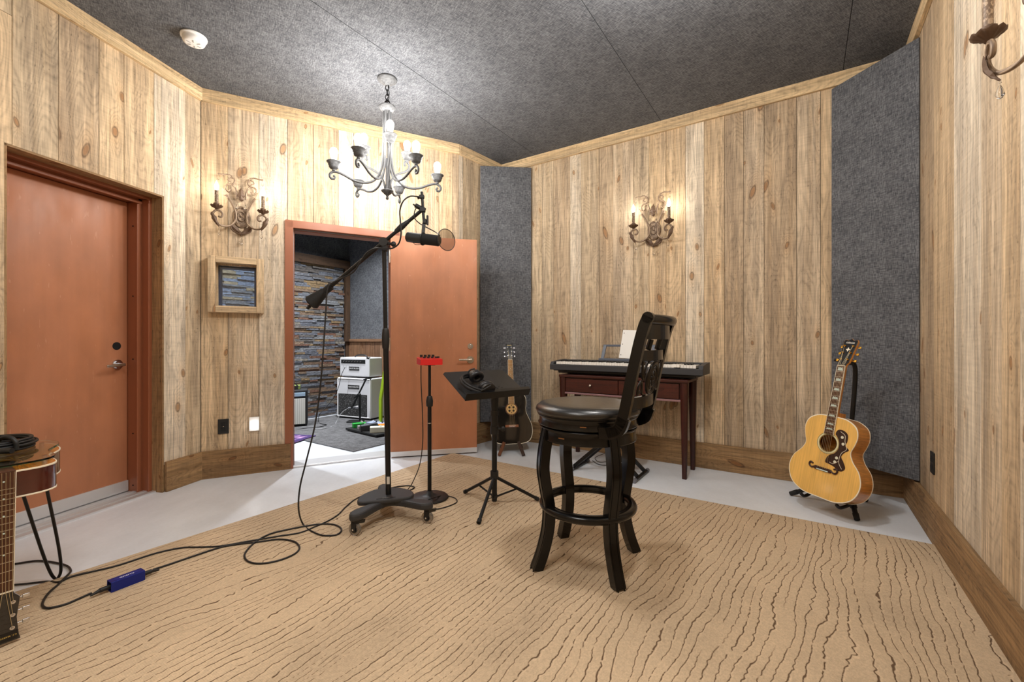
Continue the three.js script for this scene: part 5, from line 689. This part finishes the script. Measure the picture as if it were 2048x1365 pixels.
{ // pedal board with pedals
  const PB = frame([-1.985, 5.2], [-1.495, 4.81]), o = thing('pedal_board', 'flat black pedal board on the grey carpet', 'pedal board', PB.origin().setY(.0108), PB.th), D = .36, L = PB.L; part(o, 'deck', rb(L, .024, D, .006, L / 2, .022, -D / 2), BLACK_PL); part(o, 'foot_rail', rb(L - .06, .012, D - .06, .003, L / 2, .006, -D / 2), DARK);
  const pd = (name, label, x, z, w, h, d, color, knobs, turn = 0, wedge = false) => { const q = PB.at(x, .0455, z), t = thing(name, label, 'pedal', q, PB.th + turn, 'pedals on the pedal board'), m = std({ color: hex(color), roughness: .45 }); part(t, 'housing', wedge ? plate(poly([[-d / 2, 0], [d / 2, 0], [d / 2, h * .5], [-d / 2, h]]), w, .003).rotateY(-PI / 2).translate(w / 2, 0, 0) : rb(w, h, d, .004, 0, h / 2, 0), m); for (let k = 0; k < knobs; k++) part(t, 'knob', disc(.009, .016, -w / 2 + w * (k + .7) / (knobs + .4), h + .007, -d * .22, 14), k % 2 ? BLACK_PL : WHITE_PL); if (!knobs) part(t, 'treadle', rb(w * .85, .012, d * .9, .004, 0, 0, 0).rotateX(.12).translate(0, h + .006, 0), std({ color: hex('#4b4f58'), roughness: .5 })); };
  pd('stomp_pedal', 'bright green stomp pedal on the pedal board', .085, -.13, .075, .05, .15, '#22a53c', 3, -.35); pd('stomp_pedal', 'pale lavender blue long pedal on the pedal board', .2, -.29, .24, .045, .1, '#a9b8e0', 4, .1); pd('stomp_pedal', 'bright orange pedal on the pedal board', .4, -.26, .13, .05, .13, '#e8801e', 4, -.3); pd('stomp_pedal', 'small grey mauve pedal beside the green pedal', .215, -.1, .07, .04, .12, '#a89fa6', 2, -.35); pd('wah_pedal', 'black rocker foot pedal on the pedal board', .34, -.1, .085, .06, .2, '#26272b', 0, -.45); pd('stomp_pedal', 'cream white boxy pedal at the end of pedal board', .5, -.1, .095, .06, .16, '#dcdcc8', 1, -.6, false); pd('stomp_pedal', 'pale blue small pedal behind the cream pedal', .56, -.25, .06, .05, .09, '#c4d4e4', 2, -.2); pd('stomp_pedal', 'dark pink small pedal between green and orange pedals', .29, -.195, .05, .05, .09, '#a3506a', 1, -.2);
}
{ // microphone stand in front of the cabinet
  const c = P(-2.005, 5.76, .0108), o = thing('short_microphone_stand', 'short black microphone stand in front of the white cabinet', 'stand', c), Q = (px, py, d = 5.74) => sv(px, py, d).sub(c); part(o, 'base', rb(.2, .018, .12, .004, -.06, .009, .0), BLACK_PL); part(o, 'pole', bar(V(0, .01, 0), Q(719.5, 790), .013), BLACK_MT); part(o, 'boom', bar(Q(733, 757), Q(706, 812), .011), BLACK_MT); part(o, 'joint', [bar(Q(717, 789), Q(708, 796), .012), ball(.02, Q(719, 790))], BLACK_PL); part(o, 'chrome_section', bar(V(0, .02, 0), V(0, .06, 0), .0135), CHROME); part(o, 'handle', bar(Q(727, 760), Q(736, 757.5), .009), BLACK_PL);
  const m = thing('microphone', 'small dark microphone pointed at the white cabinet grille', 'microphone', Q(705, 815).add(c)); const Z = (px, py) => sv(px, py, 5.74).sub(m.position); part(m, 'body', bar(Z(697, 817), Z(712, 815), .014), std({ color: hex('#6a6c70'), roughness: .4, metalness: .4 })); part(m, 'grille_head', bar(Z(712, 815), Z(718, 814.5), .02), CHROME); part(m, 'clip', bar(Z(704, 811), Z(705, 817), .02), BLACK_PL);
  solo('grey_cable', tube([sv(697, 817, 5.74), sv(688, 822, 5.74), sv(679, 832, 5.72), fl(672, 846, .016), fl(655, 856, .016), fl(630, 859, .016), fl(600, 860, .016), fl(586, 862, .016)], .004, 80, 6), std({ color: hex('#a7a9ac'), roughness: .5 }), 'pale grey cable running from the cabinet microphone over grey carpet', 'cable');
  solo('amplifier_cable', tube([sv(690, 735, 5.95), sv(683, 750, 5.93), sv(677, 775, 5.92), sv(668, 795, 5.9), sv(652, 815, 5.85), sv(640, 828, 5.75), fl(637, 842, .016), fl(642, 848, .016), fl(653, 850, .016), fl(640, 854, .016), fl(610, 857, .016), fl(588, 861, .016)], .004, 100, 6), CABLE, 'thin dark cable drooping from the amplifier head to the carpet', 'cable');
}
renderer.render(scene, camera);
